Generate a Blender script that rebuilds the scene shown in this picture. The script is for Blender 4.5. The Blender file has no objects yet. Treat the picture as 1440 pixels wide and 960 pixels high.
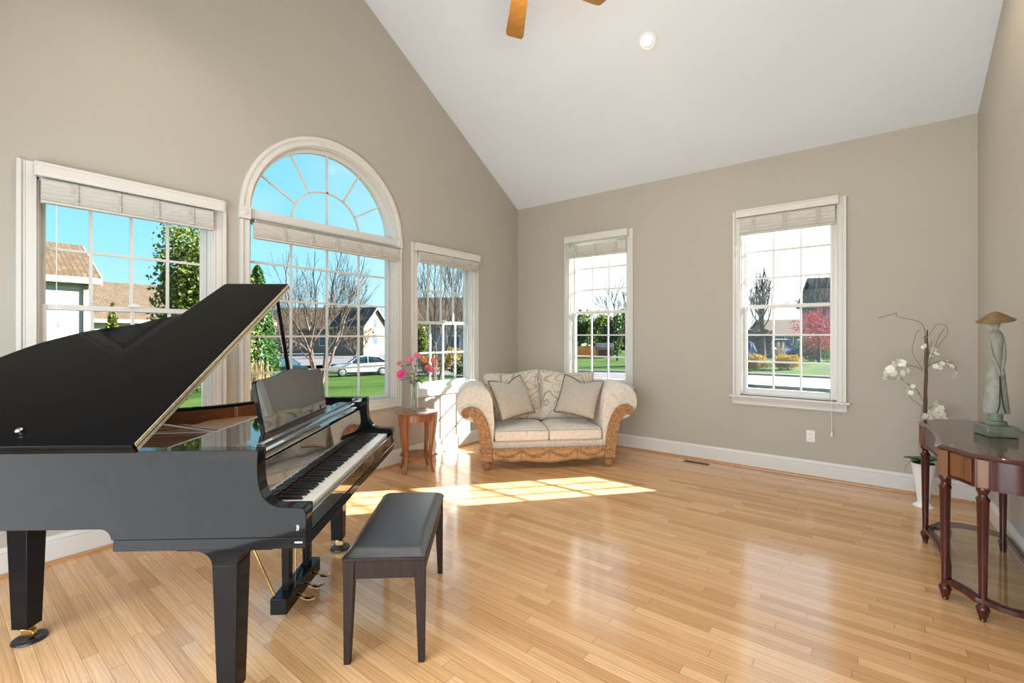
import bpy, bmesh, math, random
from math import sin, cos, tan, pi, radians, atan2, sqrt, hypot
from mathutils import Vector, Matrix, noise

random.seed(7)
SC = bpy.context.scene
COL = SC.collection

# ------------------------------------------------------------------ camera
FPX, CY = 630.46, 471.5
YAW = 0.649456
CAM = Vector((3.9323, -5.3194, 1.4))
FW = Vector((-sin(YAW), cos(YAW), 0))
RT = Vector((cos(YAW), sin(YAW), 0))
cd = bpy.data.cameras.new('camera')
cam = bpy.data.objects.new('camera', cd)
COL.objects.link(cam)
cam.location = CAM
cam.rotation_euler = (pi / 2, 0, YAW)
cd.sensor_width = 36
cd.lens = FPX / 1440 * 36
cd.shift_y = -(480 - CY) / 1440
cd.clip_end = 400
SC.camera = cam
SC.view_settings.view_transform = 'Standard'
SC.view_settings.look = 'None'
SC.view_settings.gamma = 1
SC.view_settings.use_curve_mapping = False
SC.view_settings.exposure = 0.17


def at(u, v, depth):
    """a point of the place, seen at a direction, at a distance"""
    return CAM + FW * depth + RT * ((u - 720) / FPX * depth) + Vector((0, 0, (CY - v) / FPX * depth))


# ------------------------------------------------------------------ room numbers
RW, RD, EAVE, SL = 4.764, 5.94, 3.25, 0.5906
RIDGE = -RD / 2
ZR = EAVE - SL * RIDGE


def ceil_z(y):
    return EAVE + SL * (-y) if y > RIDGE else EAVE + SL * (y + RD)


# ------------------------------------------------------------------ node helpers
def rgb(r, g, b):
    def f(c):
        c /= 255.0
        return c / 12.92 if c <= 0.04045 else ((c + 0.055) / 1.055) ** 2.4
    return (f(r), f(g), f(b), 1)


class NT:
    def __init__(s, tree):
        s.t = tree

    def n(s, typ, ins=None, **kw):
        nd = s.t.nodes.new(typ)
        for k, v in kw.items():
            setattr(nd, k, v)
        for k, v in (ins or {}).items():
            if hasattr(v, 'is_linked'):
                s.t.links.new(v, nd.inputs[k])
            else:
                nd.inputs[k].default_value = v
        return nd

    def math(s, op, a, b=None, c=None):
        d = {0: a}
        if b is not None:
            d[1] = b
        if c is not None:
            d[2] = c
        return s.n('ShaderNodeMath', d, operation=op).outputs[0]

    def mix(s, fac, a, b, blend='MIX'):
        return s.n('ShaderNodeMixRGB', {0: fac, 1: a, 2: b}, blend_type=blend).outputs[0]

    def ramp(s, fac, stops):
        nd = s.n('ShaderNodeValToRGB', {0: fac})
        cr = nd.color_ramp
        while len(cr.elements) < len(stops):
            cr.elements.new(0.5)
        for e, (p, c) in zip(cr.elements, stops):
            e.position = p
            e.color = c if len(c) == 4 else (*c, 1)
        return nd.outputs[0]

    def link(s, a, b):
        s.t.links.new(a, b)


def newmat(name):
    m = bpy.data.materials.new(name)
    m.use_nodes = True
    m.node_tree.nodes.clear()
    k = NT(m.node_tree)
    out = k.n('ShaderNodeOutputMaterial')
    p = k.n('ShaderNodeBsdfPrincipled')
    k.link(p.outputs[0], out.inputs[0])
    return m, k, p, out


def simple(name, col, rough=0.5, metal=0.0, ior=1.5, var=0.06, scale=12.0, bump=0.0, bscale=60.0, coat=0.0, trans=0.0, sheen=0.0):
    """one plain finish with a little mottling so nothing is perfectly flat"""
    m, k, p, o = newmat(name)
    tc = k.n('ShaderNodeTexCoord').outputs['Object']
    nz = k.n('ShaderNodeTexNoise', {'Vector': tc, 'Scale': scale, 'Detail': 4.0}).outputs['Fac']
    dark = tuple(c * (1 - var) for c in col[:3]) + (1,)
    lite = tuple(min(1, c * (1 + var)) for c in col[:3]) + (1,)
    c = k.ramp(nz, [(0.3, dark), (0.7, lite)])
    k.link(c, p.inputs['Base Color'])
    p.inputs['Roughness'].default_value = rough
    p.inputs['Metallic'].default_value = metal
    p.inputs['IOR'].default_value = ior
    p.inputs['Coat Weight'].default_value = coat
    p.inputs['Coat Roughness'].default_value = 0.05
    p.inputs['Sheen Weight'].default_value = sheen
    p.inputs['Transmission Weight'].default_value = trans
    if bump:
        nb = k.n('ShaderNodeTexNoise', {'Vector': tc, 'Scale': bscale, 'Detail': 3.0}).outputs['Fac']
        b = k.n('ShaderNodeBump', {'Height': nb, 'Strength': bump, 'Distance': 0.01})
        k.link(b.outputs[0], p.inputs['Normal'])
    return m


def wood(name, c1, c2, rough=0.3, along='X', scale=1.0, coat=0.0, ior=1.5):
    m, k, p, o = newmat(name)
    tc = k.n('ShaderNodeTexCoord').outputs['Object']
    st = {'X': (3, 45, 45), 'Y': (45, 3, 45), 'Z': (45, 45, 3)}[along]
    mp = k.n('ShaderNodeMapping', {'Vector': tc, 'Scale': tuple(a * scale for a in st)}).outputs[0]
    n1 = k.n('ShaderNodeTexNoise', {'Vector': mp, 'Scale': 1.0, 'Detail': 6.0, 'Distortion': 0.6}).outputs['Fac']
    c = k.ramp(n1, [(0.3, c1), (0.7, c2)])
    k.link(c, p.inputs['Base Color'])
    p.inputs['Roughness'].default_value = rough
    p.inputs['IOR'].default_value = ior
    p.inputs['Coat Weight'].default_value = coat
    p.inputs['Coat Roughness'].default_value = 0.06
    return m


# ------------------------------------------------------------------ materials
M = {}
M['wall'] = simple('wall_paint', (0.44, 0.413, 0.366), 0.75, var=0.012, scale=2.0, bump=0.03, bscale=300)
M['ceiling'] = simple('ceiling_paint', (0.68, 0.73, 0.80), 0.85, var=0.01, scale=2.0)
M['trim'] = simple('trim_paint', (0.66, 0.65, 0.63), 0.35, var=0.01)
M['lacquer'] = simple('black_lacquer', (0.010, 0.0095, 0.010), 0.05, ior=1.22, var=0.1)
M['lidblack'] = simple('satin_black_lacquer', (0.004, 0.0038, 0.004), 0.07, ior=1.14, var=0.1)
M['polish'] = simple('high_polish_black', (0.012, 0.011, 0.011), 0.03, ior=3.8, var=0.1)
M['hinge'] = simple('pale_hinge_brass', (0.70, 0.60, 0.42), 0.4, metal=0.6, var=0.15, scale=60)
M['ebony'] = simple('ebony_black', (0.012, 0.011, 0.012), 0.3)
M['ivory'] = simple('ivory_key', (0.80, 0.78, 0.73), 0.18, var=0.02)
M['felt'] = simple('red_felt', (0.30, 0.03, 0.03), 0.9)
M['brass'] = simple('brass', (0.62, 0.43, 0.18), 0.25, metal=1.0)
M['steel'] = simple('steel', (0.6, 0.6, 0.6), 0.22, metal=1.0)
M['plate'] = simple('bronze_plate', (0.42, 0.26, 0.15), 0.38, metal=0.35, var=0.1)
M['strut'] = simple('bronze_strut', (0.72, 0.56, 0.45), 0.3, metal=0.4)
M['innerrim'] = wood('inner_rim_wood', (0.19, 0.065, 0.022), (0.30, 0.115, 0.04), 0.3, 'X')
M['spruce'] = wood('soundboard_spruce', (0.50, 0.27, 0.13), (0.62, 0.36, 0.19), 0.4, 'X')
M['string'] = simple('copper_string', (0.62, 0.42, 0.36), 0.35, metal=0.6)
M['leather'] = simple('black_leather', (0.026, 0.029, 0.036), 0.30, ior=1.9, var=0.2, bump=0.15, bscale=260)
M['benchwood'] = wood('bench_wood', (0.016, 0.010, 0.009), (0.028, 0.017, 0.014), 0.42, 'Z', ior=1.3)
M['cherry'] = wood('cherry_wood', (0.22, 0.075, 0.028), (0.36, 0.14, 0.055), 0.22, 'Z', coat=0.3)
M['mahog'] = wood('mahogany', (0.030, 0.005, 0.005), (0.075, 0.012, 0.009), 0.24, 'Z', coat=0.05)
M['mahogtop'] = wood('mahogany_top', (0.045, 0.009, 0.007), (0.085, 0.018, 0.012), 0.15, 'Y', coat=0.5)
M['mahoglite'] = wood('mahogany_veneer', (0.10, 0.04, 0.018), (0.21, 0.085, 0.036), 0.28, 'Z', coat=0.05)
M['carved'] = simple('carved_wood', (0.38, 0.205, 0.09), 0.42, var=0.5, scale=45, bump=1.0, bscale=80)
M['carvedpale'] = simple('carved_wood_pale', (0.50, 0.29, 0.13), 0.42, var=0.15, scale=25)
M['cord'] = simple('brown_piping', (0.17, 0.115, 0.075), 0.8, var=0.3, scale=80)
M['pillow'] = simple('taupe_chenille', (0.44, 0.40, 0.345), 0.9, var=0.08, scale=40, bump=0.25, bscale=220, sheen=0.3)
M['stone'] = simple('grey_stoneware', (0.25, 0.24, 0.205), 0.6, var=0.2, scale=22, bump=0.3, bscale=60)
M['stonegreen'] = simple('green_stoneware', (0.15, 0.17, 0.12), 0.5, var=0.3, scale=18, bump=0.3, bscale=50)
M['skin'] = simple('tan_stoneware', (0.25, 0.22, 0.13), 0.55, var=0.15)
M['hat'] = simple('straw_hat_brown', (0.16, 0.10, 0.035), 0.5, var=0.25, scale=30, bump=0.3)
M['dark'] = simple('dark_groove', (0.03, 0.028, 0.022), 0.6)
M['ceramic'] = simple('white_ceramic', (0.85, 0.85, 0.86), 0.15, var=0.01)
M['soil'] = simple('moss_soil', (0.03, 0.028, 0.022), 0.9, var=0.4, bump=0.8)
M['petalwhite'] = simple('orchid_petal', (0.88, 0.87, 0.78), 0.6, var=0.05)
M['petalpink'] = simple('pink_petal', (0.80, 0.16, 0.30), 0.55, var=0.3, scale=50)
M['petalrose'] = simple('deep_pink_petal', (0.72, 0.06, 0.22), 0.55, var=0.35, scale=50)
M['petalcoral'] = simple('coral_petal', (0.85, 0.16, 0.12), 0.55, var=0.2, scale=50)
M['petalpeach'] = simple('peach_petal', (0.85, 0.55, 0.32), 0.55, var=0.2, scale=50)
M['stem'] = simple('green_stem', (0.11, 0.19, 0.06), 0.6, var=0.2)
M['leaf'] = simple('green_leaf', (0.045, 0.12, 0.035), 0.45, var=0.3, scale=18)
M['twig'] = simple('brown_twig', (0.10, 0.065, 0.04), 0.7, var=0.3, scale=50)
M['vine'] = simple('olive_vine', (0.22, 0.18, 0.10), 0.7, var=0.2)
M['blade'] = wood('fan_blade_oak', (0.20, 0.088, 0.014), (0.28, 0.13, 0.024), 0.4, 'X')
M['blind'] = None
M['plastic'] = simple('white_plastic', (0.80, 0.79, 0.77), 0.35, var=0.01)
M['vent'] = simple('bronze_register', (0.10, 0.07, 0.05), 0.4, metal=0.5)
M['slot'] = simple('outlet_slot', (0.05, 0.05, 0.05), 0.5)


def mat_floor():
    m, k, p, o = newmat('oak_strip_floor')
    tc = k.n('ShaderNodeTexCoord').outputs['Object']
    sx = k.n('ShaderNodeSeparateXYZ', {0: tc})
    X, Y = sx.outputs[0], sx.outputs[1]
    PW, PL = 0.057, 0.85
    ry = k.math('DIVIDE', Y, PW)
    row = k.math('FLOOR', ry)
    fy = k.math('FRACT', ry)
    wn = k.n('ShaderNodeTexWhiteNoise', {'W': row}, noise_dimensions='1D').outputs['Value']
    rx = k.math('ADD', k.math('DIVIDE', X, PL), k.math('MULTIPLY', wn, 7.3))
    cell = k.math('FLOOR', rx)
    fx = k.math('FRACT', rx)
    cid = k.math('ADD', k.math('MULTIPLY', row, 17.13), k.math('MULTIPLY', cell, 3.77))
    tone = k.n('ShaderNodeTexWhiteNoise', {'W': cid}, noise_dimensions='1D').outputs['Value']
    base = k.ramp(tone, [(0.0, (0.56, 0.30, 0.125)), (0.35, (0.66, 0.37, 0.168)), (0.75, (0.71, 0.415, 0.197)), (1.0, (0.76, 0.46, 0.233))])
    # grain: stretched noise, shifted per board
    off = k.n('ShaderNodeCombineXYZ', {0: k.math('MULTIPLY', cid, 1.7), 1: k.math('MULTIPLY', cid, 0.37), 2: 0.0}).outputs[0]
    va = k.n('ShaderNodeVectorMath', {0: tc, 1: off}, operation='ADD').outputs[0]
    mp = k.n('ShaderNodeMapping', {'Vector': va, 'Scale': (3.0, 70.0, 1.0)}).outputs[0]
    g1 = k.n('ShaderNodeTexNoise', {'Vector': mp, 'Scale': 1.0, 'Detail': 6.0, 'Distortion': 1.2}).outputs['Fac']
    mp2 = k.n('ShaderNodeMapping', {'Vector': va, 'Scale': (1.6, 13.0, 1.0)}).outputs[0]
    wv = k.n('ShaderNodeTexWave', {'Vector': mp2, 'Scale': 1.3, 'Distortion': 7.0, 'Detail': 2.0, 'Detail Scale': 1.0}, bands_direction='Y').outputs['Fac']
    c = k.mix(0.42, base, k.ramp(g1, [(0.25, (0.62, 0.62, 0.62)), (0.6, (1.06, 1.06, 1.06))]), 'MULTIPLY')
    c = k.mix(0.28, c, k.ramp(wv, [(0.0, (0.62, 0.58, 0.55)), (0.35, (1.05, 1.05, 1.05)), (1.0, (1.05, 1.05, 1.05))]), 'MULTIPLY')
    # joints
    ey = k.math('MINIMUM', fy, k.math('SUBTRACT', 1.0, fy))
    jy = k.math('LESS_THAN', ey, 0.017)
    ex = k.math('MINIMUM', fx, k.math('SUBTRACT', 1.0, fx))
    jx = k.math('LESS_THAN', ex, 0.0016)
    j = k.math('MAXIMUM', jy, jx)
    c = k.mix(k.math('MULTIPLY', j, 0.62), c, (0.14, 0.065, 0.025, 1))
    k.link(c, p.inputs['Base Color'])
    rg = k.n('ShaderNodeMapRange', {0: g1, 1: 0.2, 2: 0.8, 3: 0.17, 4: 0.11}).outputs[0]
    k.link(rg, p.inputs['Roughness'])
    p.inputs['IOR'].default_value = 1.66
    h = k.math('ADD', k.math('MULTIPLY', j, -1.0), k.math('MULTIPLY', tone, 0.5))
    b = k.n('ShaderNodeBump', {'Height': h, 'Strength': 0.25, 'Distance': 0.0015})
    k.link(b.outputs[0], p.inputs['Normal'])
    return m


M['floor'] = mat_floor()
M['shoe'] = wood('oak_shoe', (0.36, 0.18, 0.07), (0.50, 0.27, 0.12), 0.3, 'Y')


def mat_blind():
    m, k, p, o = newmat('woven_white_blind')
    tc = k.n('ShaderNodeTexCoord').outputs['Object']
    sx = k.n('ShaderNodeSeparateXYZ', {0: tc})
    z = k.math('FRACT', k.math('MULTIPLY', sx.outputs[2], 62.0))
    nz = k.n('ShaderNodeTexNoise', {'Vector': k.n('ShaderNodeMapping', {'Vector': tc, 'Scale': (4, 4, 160)}).outputs[0], 'Scale': 1.0, 'Detail': 3.0}).outputs['Fac']
    c = k.ramp(nz, [(0.3, (0.52, 0.505, 0.48)), (0.65, (0.61, 0.595, 0.57))])
    k.link(c, p.inputs['Base Color'])
    p.inputs['Roughness'].default_value = 0.7
    b = k.n('ShaderNodeBump', {'Height': z, 'Strength': 0.25, 'Distance': 0.001})
    k.link(b.outputs[0], p.inputs['Normal'])
    return m


M['blind'] = mat_blind()
M['tape'] = simple('blind_tape', (0.46, 0.45, 0.42), 0.8, var=0.2, scale=60)


def mat_damask(name, ca, cb, lines=True, sc=9.0):
    m, k, p, o = newmat(name)
    tc = k.n('ShaderNodeTexCoord').outputs['Object']
    ns = k.n('ShaderNodeTexNoise', {'Vector': tc, 'Scale': 3.2, 'Detail': 1.0})
    dv = k.n('ShaderNodeVectorMath', {0: ns.outputs['Color'], 1: (0.22, 0.22, 0.22)}, operation='MULTIPLY').outputs[0]
    v = k.n('ShaderNodeVectorMath', {0: tc, 1: dv}, operation='ADD').outputs[0]
    vo = k.n('ShaderNodeTexVoronoi', {'Vector': v, 'Scale': sc}, feature='SMOOTH_F1').outputs['Distance']
    rings = k.math('SINE', k.math('MULTIPLY', vo, 34.0))
    rr = k.n('ShaderNodeMapRange', {0: rings, 1: -1.0, 2: 1.0, 3: 0.0, 4: 1.0}).outputs[0]
    ln = k.ramp(rr, [(0.0, cb), (0.87, cb), (0.95, ca), (1.0, ca)])
    fine = k.n('ShaderNodeTexNoise', {'Vector': tc, 'Scale': 90.0, 'Detail': 2.0}).outputs['Fac']
    c = k.mix(0.25, ln, k.ramp(fine, [(0.3, (0.6, 0.6, 0.6)), (0.7, (1.1, 1.1, 1.1))]), 'MULTIPLY')
    k.link(c, p.inputs['Base Color'])
    p.inputs['Roughness'].default_value = 0.75
    p.inputs['Sheen Weight'].default_value = 0.25
    b = k.n('ShaderNodeBump', {'Height': k.math('ADD', rings, fine), 'Strength': 0.25, 'Distance': 0.003})
    k.link(b.outputs[0], p.inputs['Normal'])
    return m


M['damask'] = mat_damask('cream_damask', (0.62, 0.56, 0.47, 1), (0.74, 0.69, 0.61, 1), sc=12.0)
M['damaskbold'] = mat_damask('cream_scroll_damask', (0.40, 0.33, 0.25, 1), (0.64, 0.575, 0.48, 1), sc=6.5)


def mat_pane():
    m, k, p, o = newmat('window_glass')
    k.t.nodes.remove(p)
    tr = k.n('ShaderNodeBsdfTransparent', {0: (0.96, 0.98, 0.975, 1)})
    gl = k.n('ShaderNodeBsdfGlossy', {'Color': (1, 1, 1, 1), 'Roughness': 0.01})
    fc = k.n('ShaderNodeLayerWeight', {'Blend': 0.5}).outputs['Facing']
    fr = k.math('ADD', 0.012, k.math('MULTIPLY', k.math('POWER', fc, 5.0), 0.45))
    mx = k.n('ShaderNodeMixShader', {0: fr, 1: tr.outputs[0], 2: gl.outputs[0]})
    k.link(mx.outputs[0], o.inputs[0])
    return m


M['pane'] = mat_pane()


def mat_glass(name, tint):
    m, k, p, o = newmat(name)
    k.t.nodes.remove(p)
    tr = k.n('ShaderNodeBsdfTransparent', {0: tint})
    gl = k.n('ShaderNodeBsdfGlossy', {'Color': (1, 1, 1, 1), 'Roughness': 0.02})
    fc = k.n('ShaderNodeLayerWeight', {'Blend': 0.5}).outputs['Facing']
    fr = k.math('ADD', 0.04, k.math('MULTIPLY', k.math('POWER', fc, 3.5), 0.6))
    mx = k.n('ShaderNodeMixShader', {0: fr, 1: tr.outputs[0], 2: gl.outputs[0]})
    k.link(mx.outputs[0], o.inputs[0])
    return m


M['vaseglass'] = mat_glass('vase_glass', (0.96, 0.975, 0.975, 1))
M['shelfglass'] = mat_glass('shelf_glass', (0.965, 0.98, 0.975, 1))


def mat_emit(name, col, st):
    m, k, p, o = newmat(name)
    p.inputs['Base Color'].default_value = col
    p.inputs['Emission Color'].default_value = col
    p.inputs['Emission Strength'].default_value = st
    return m


M['bulb'] = mat_emit('lit_bulb', (1, 0.96, 0.88, 1), 3.0)


# ------------------------------------------------------------------ mesh builder
class MB:
    def __init__(s):
        s.bm = bmesh.new()

    def quadbox(s, x0, x1, y0, y1, z0, z1, T=None):
        vs = [Vector((x, y, z)) for z in (z0, z1) for y in (y0, y1) for x in (x0, x1)]
        if T:
            vs = [T(v) if callable(T) else T @ v for v in vs]
        v = [s.bm.verts.new(p) for p in vs]
        for f in ((0, 2, 3, 1), (4, 5, 7, 6), (0, 1, 5, 4), (2, 6, 7, 3), (0, 4, 6, 2), (1, 3, 7, 5)):
            s.bm.faces.new([v[i] for i in f])
        return s

    def hexa(s, pts):
        v = [s.bm.verts.new(p) for p in pts]
        for f in ((0, 3, 2, 1), (4, 5, 6, 7), (0, 1, 5, 4), (1, 2, 6, 5), (2, 3, 7, 6), (3, 0, 4, 7)):
            s.bm.faces.new([v[i] for i in f])
        return s

    def prism(s, pts, fn0, fn1):
        """polygon (list of 2D) swept between two placements"""
        a = [s.bm.verts.new(fn0(*p)) for p in pts]
        b = [s.bm.verts.new(fn1(*p)) for p in pts]
        n = len(pts)
        fa = s.bm.faces.new(a)
        fb = s.bm.faces.new(b[::-1])
        for i in range(n):
            j = (i + 1) % n
            s.bm.faces.new([a[j], a[i], b[i], b[j]])
        fa.normal_update()
        fb.normal_update()
        bmesh.ops.triangulate(s.bm, faces=[fa, fb])
        return s

    def tube(s, pts, rad, n=8, caps=True, flat=None):
        pts = [Vector(p) for p in pts]
        m = len(pts)
        rs = rad if isinstance(rad, (list, tuple)) else [rad] * m
        rings = []
        up = None
        for i, p in enumerate(pts):
            d = (pts[min(i + 1, m - 1)] - pts[max(i - 1, 0)])
            if d.length < 1e-9:
                d = Vector((0, 0, 1))
            d.normalize()
            if up is None:
                up = Vector((0, 0, 1)) if abs(d.z) < 0.9 else Vector((1, 0, 0))
            a = up - d * up.dot(d)
            if a.length < 1e-6:
                a = d.orthogonal()
            a.normalize()
            up = a
            b = d.cross(a)
            fx = flat or (1, 1)
            rings.append([s.bm.verts.new(p + (a * cos(2 * pi * j / n) * fx[0] + b * sin(2 * pi * j / n) * fx[1]) * rs[i]) for j in range(n)])
        for r0, r1 in zip(rings, rings[1:]):
            for j in range(n):
                s.bm.faces.new([r0[j], r0[(j + 1) % n], r1[(j + 1) % n], r1[j]])
        if caps:
            s.bm.faces.new(rings[0][::-1])
            s.bm.faces.new(rings[-1])
        return s

    def lathe(s, prof, n=32, c=(0, 0, 0), sx=1.0, sy=1.0, T=None, sq=0.0):
        rings = []
        for r, z in prof:
            ring = []
            for j in range(n):
                a = 2 * pi * j / n
                p = Vector((c[0] + r * sx * cos(a), c[1] + r * sy * sin(a), c[2] + z))
                if T:
                    p = T(p) if callable(T) else T @ p
                ring.append(s.bm.verts.new(p))
            rings.append(ring)
        for r0, r1 in zip(rings, rings[1:]):
            for j in range(n):
                s.bm.faces.new([r0[j], r0[(j + 1) % n], r1[(j + 1) % n], r1[j]])
        s.bm.faces.new(rings[0][::-1])
        s.bm.faces.new(rings[-1])
        return s

    def grid(s, fn, nu, nv, wrapu=False, two=False):
        vs = [[s.bm.verts.new(fn(i / nu, j / nv)) for j in range(nv + 1)] for i in range(nu + (0 if wrapu else 1))]
        L = len(vs)
        for i in range(nu):
            for j in range(nv):
                a, b = vs[i], vs[(i + 1) % L]
                s.bm.faces.new([a[j], b[j], b[j + 1], a[j + 1]])
        return s

    def ball(s, c, r, sub=2, sc=(1, 1, 1), T=None):
        g = bmesh.ops.create_icosphere(s.bm, subdivisions=sub, radius=1)
        for v in g['verts']:
            p = Vector((v.co.x * r * sc[0] + c[0], v.co.y * r * sc[1] + c[1], v.co.z * r * sc[2] + c[2]))
            v.co = T(p) if callable(T) else (T @ p if T else p)
        return s

    def quad(s, a, b, c, d):
        s.bm.faces.new([s.bm.verts.new(p) for p in (a, b, c, d)])
        return s

    def tri(s, a, b, c):
        s.bm.faces.new([s.bm.verts.new(p) for p in (a, b, c)])
        return s

    def build(s, name, mat, parent=None, smooth=False, bevel=0, seg=2, weld=False, sub=0, angle=40, kind=None, label=None):
        if weld:
            bmesh.ops.remove_doubles(s.bm, verts=s.bm.verts, dist=1e-5)
        bmesh.ops.recalc_face_normals(s.bm, faces=s.bm.faces)
        me = bpy.data.meshes.new(name)
        s.bm.to_mesh(me)
        s.bm.free()
        me.materials.append(mat)
        o = bpy.data.objects.new(name, me)
        COL.objects.link(o)
        if parent:
            o.parent = parent
        if bevel:
            md = o.modifiers.new('bevel', 'BEVEL')
            md.width = bevel
            md.segments = seg
            md.limit_method = 'ANGLE'
            md.angle_limit = radians(35)
            smooth = True
        if sub:
            md = o.modifiers.new('sub', 'SUBSURF')
            md.levels = sub
            md.render_levels = sub
        if smooth:
            for p in me.polygons:
                p.use_smooth = True
            try:
                me.set_sharp_from_angle(angle=radians(angle))
            except Exception:
                pass
        if kind:
            o['kind'] = kind
        if label:
            o['label'] = label
        return o


def thing(name, label, cat, loc=(0, 0, 0), rz=0.0, group=None, kind=None):
    o = bpy.data.objects.new(name, None)
    o.empty_display_size = 0.1
    COL.objects.link(o)
    o.location = loc
    o.rotation_euler = (0, 0, rz)
    if label:
        o['label'] = label
    if cat:
        o['category'] = cat
    if group:
        o['group'] = group
    if kind:
        o['kind'] = kind
    return o


def tag(o, label, cat, group=None, kind=None):
    o['label'] = label
    o['category'] = cat
    if group:
        o['group'] = group
    if kind:
        o['kind'] = kind
    return o


def struct(o):
    o['kind'] = 'structure'
    return o


def smoothpath(pts, n=6):
    """Catmull-Rom through points"""
    P = [Vector(p) for p in pts]
    P = [P[0] * 2 - P[1]] + P + [P[-1] * 2 - P[-2]]
    out = []
    for i in range(1, len(P) - 2):
        a, b, c, d = P[i - 1], P[i], P[i + 1], P[i + 2]
        for k in range(n):
            t = k / n
            out.append(0.5 * ((2 * b) + (c - a) * t + (2 * a - 5 * b + 4 * c - d) * t * t + (3 * b - a - 3 * c + d) * t ** 3))
    out.append(P[-2])
    return out


def smooth2(pts, n=6):
    return [(p.x, p.y) for p in smoothpath([(a, b, 0) for a, b in pts], n)]


# ================================================================== ROOM SHELL
ARC, ARZ, ARR = -2.967, 2.42, 0.735     # arched window: centre along wall, spring height, opening radius
GW = [('rect', -4.90, -3.96, 0.72, 2.36), ('arch', ARC - ARR, ARC + ARR, 0.72, ARZ), ('rect', -1.93, -0.985, 0.78, 2.36)]
BW = [(0.885, 1.70, 0.765, 2.64), (2.98, 3.81, 0.765, 2.64)]
WT = 0.16


def arch_top(y):
    return ARZ + sqrt(max(0, ARR ** 2 - (y - ARC) ** 2))


def wall_left():
    m = MB()
    cuts = {0.0, -RD, RIDGE}
    for k, a, b, z0, z1 in GW:
        cuts |= {a, b}
        if k == 'arch':
            for i in range(1, 40):
                cuts.add(ARC - ARR * cos(pi * i / 40))
    cuts = sorted(cuts)
    for a, b in zip(cuts, cuts[1:]):
        hole = None
        mid = (a + b) / 2
        for h in GW:
            if h[1] < mid < h[2]:
                hole = h
        def slab(za0, zb0, za1, zb1):
            m.hexa([(-WT, a, za0), (0, a, za0), (0, b, zb0), (-WT, b, zb0), (-WT, a, za1), (0, a, za1), (0, b, zb1), (-WT, b, zb1)])
        if hole:
            slab(0, 0, hole[3], hole[3])
            ta, tb = (arch_top(a), arch_top(b)) if hole[0] == 'arch' else (hole[4], hole[4])
            slab(ta, tb, ceil_z(a), ceil_z(b))
        else:
            slab(0, 0, ceil_z(a), ceil_z(b))
    return struct(m.build('wall_left', M['wall']))


wall_left()
m = MB()
xs = [-WT, BW[0][0], BW[0][1], BW[1][0], BW[1][1], RW + WT]
for i, (a, b) in enumerate(zip(xs, xs[1:])):
    if i in (1, 3):
        w = BW[0 if i == 1 else 1]
        m.quadbox(a, b, 0, WT, 0, w[2])
        m.quadbox(a, b, 0, WT, w[3], EAVE + 0.02)
    else:
        m.quadbox(a, b, 0, WT, 0, EAVE + 0.02)
struct(m.build('wall_back', M['wall']))
m = MB()
m.prism([(0, 0), (-RD, 0), (-RD, EAVE), (RIDGE, ZR), (0, EAVE)], lambda y, z: (RW, y, z), lambda y, z: (RW + WT, y, z))
struct(m.build('wall_right', M['wall']))
# rear wall behind the camera, with an opening shaped for the added fill light
OP = (0.95, 4.60, 2.45)
m = MB()
m.quadbox(-WT, OP[0], -RD - WT, -RD, 0, EAVE)
m.quadbox(OP[1], RW + WT, -RD - WT, -RD, 0, EAVE)
m.quadbox(OP[0], OP[1], -RD - WT, -RD, OP[2], EAVE)
struct(m.build('wall_front', M['wall']))
m = MB()
m.hexa([(-WT, 0.0 + WT, EAVE - SL * WT), (RW + WT, WT, EAVE - SL * WT), (RW + WT, RIDGE, ZR), (-WT, RIDGE, ZR),
        (-WT, WT, EAVE - SL * WT + 0.15), (RW + WT, WT, EAVE - SL * WT + 0.15), (RW + WT, RIDGE, ZR + 0.15), (-WT, RIDGE, ZR + 0.15)])
m.hexa([(-WT, RIDGE, ZR), (RW + WT, RIDGE, ZR), (RW + WT, -RD - WT, EAVE - SL * WT), (-WT, -RD - WT, EAVE - SL * WT),
        (-WT, RIDGE, ZR + 0.15), (RW + WT, RIDGE, ZR + 0.15), (RW + WT, -RD - WT, EAVE - SL * WT + 0.15), (-WT, -RD - WT, EAVE - SL * WT + 0.15)])
struct(m.build('ceiling', M['ceiling']))
m = MB()
m.quadbox(-WT, RW + WT, -RD - 3.0, WT, -0.12, 0)
struct(m.build('floor', M['floor']))


# baseboards (profiled) and oak shoe moulding
BPROF = [(0, 0), (0.016, 0), (0.016, 0.125), (0.013, 0.132), (0.017, 0.140), (0.013, 0.150), (0.008, 0.158), (0.006, 0.167), (0, 0.167)]
SPROF = [(0, 0), (0.018, 0), (0.016, 0.010), (0.010, 0.017), (0, 0.020)]


def run(name, prof, off, p0, p1, nrm, mat):
    p0, p1, nrm = Vector(p0), Vector(p1), Vector(nrm)
    f = lambda P: (lambda d, z: P + nrm * (d + off) + Vector((0, 0, z)))
    return struct(MB().prism(prof, f(p0), f(p1)).build(name, mat, smooth=False))


run('baseboard_left', BPROF, 0, (0, 0, 0), (0, -RD, 0), (1, 0, 0), M['trim'])
run('baseboard_back', BPROF, 0, (0, 0, 0), (RW, 0, 0), (0, -1, 0), M['trim'])
run('baseboard_right', BPROF, 0, (RW, 0, 0), (RW, -RD, 0), (-1, 0, 0), M['trim'])
run('trim_1', SPROF, 0.016, (0, 0, 0), (0, -RD, 0), (1, 0, 0), M['shoe'])
run('trim_2', SPROF, 0.016, (0, 0, 0), (RW, 0, 0), (0, -1, 0), M['shoe'])
run('trim_3', SPROF, 0.016, (RW, 0, 0), (RW, -RD, 0), (-1, 0, 0), M['shoe'])


# ================================================================== WINDOWS
def gmap(a, d, z):   # gable wall: a along y, d into the room
    return Vector((d, a, z))


def bmap(a, d, z):   # back wall: a along x
    return Vector((a, -d, z))


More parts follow.
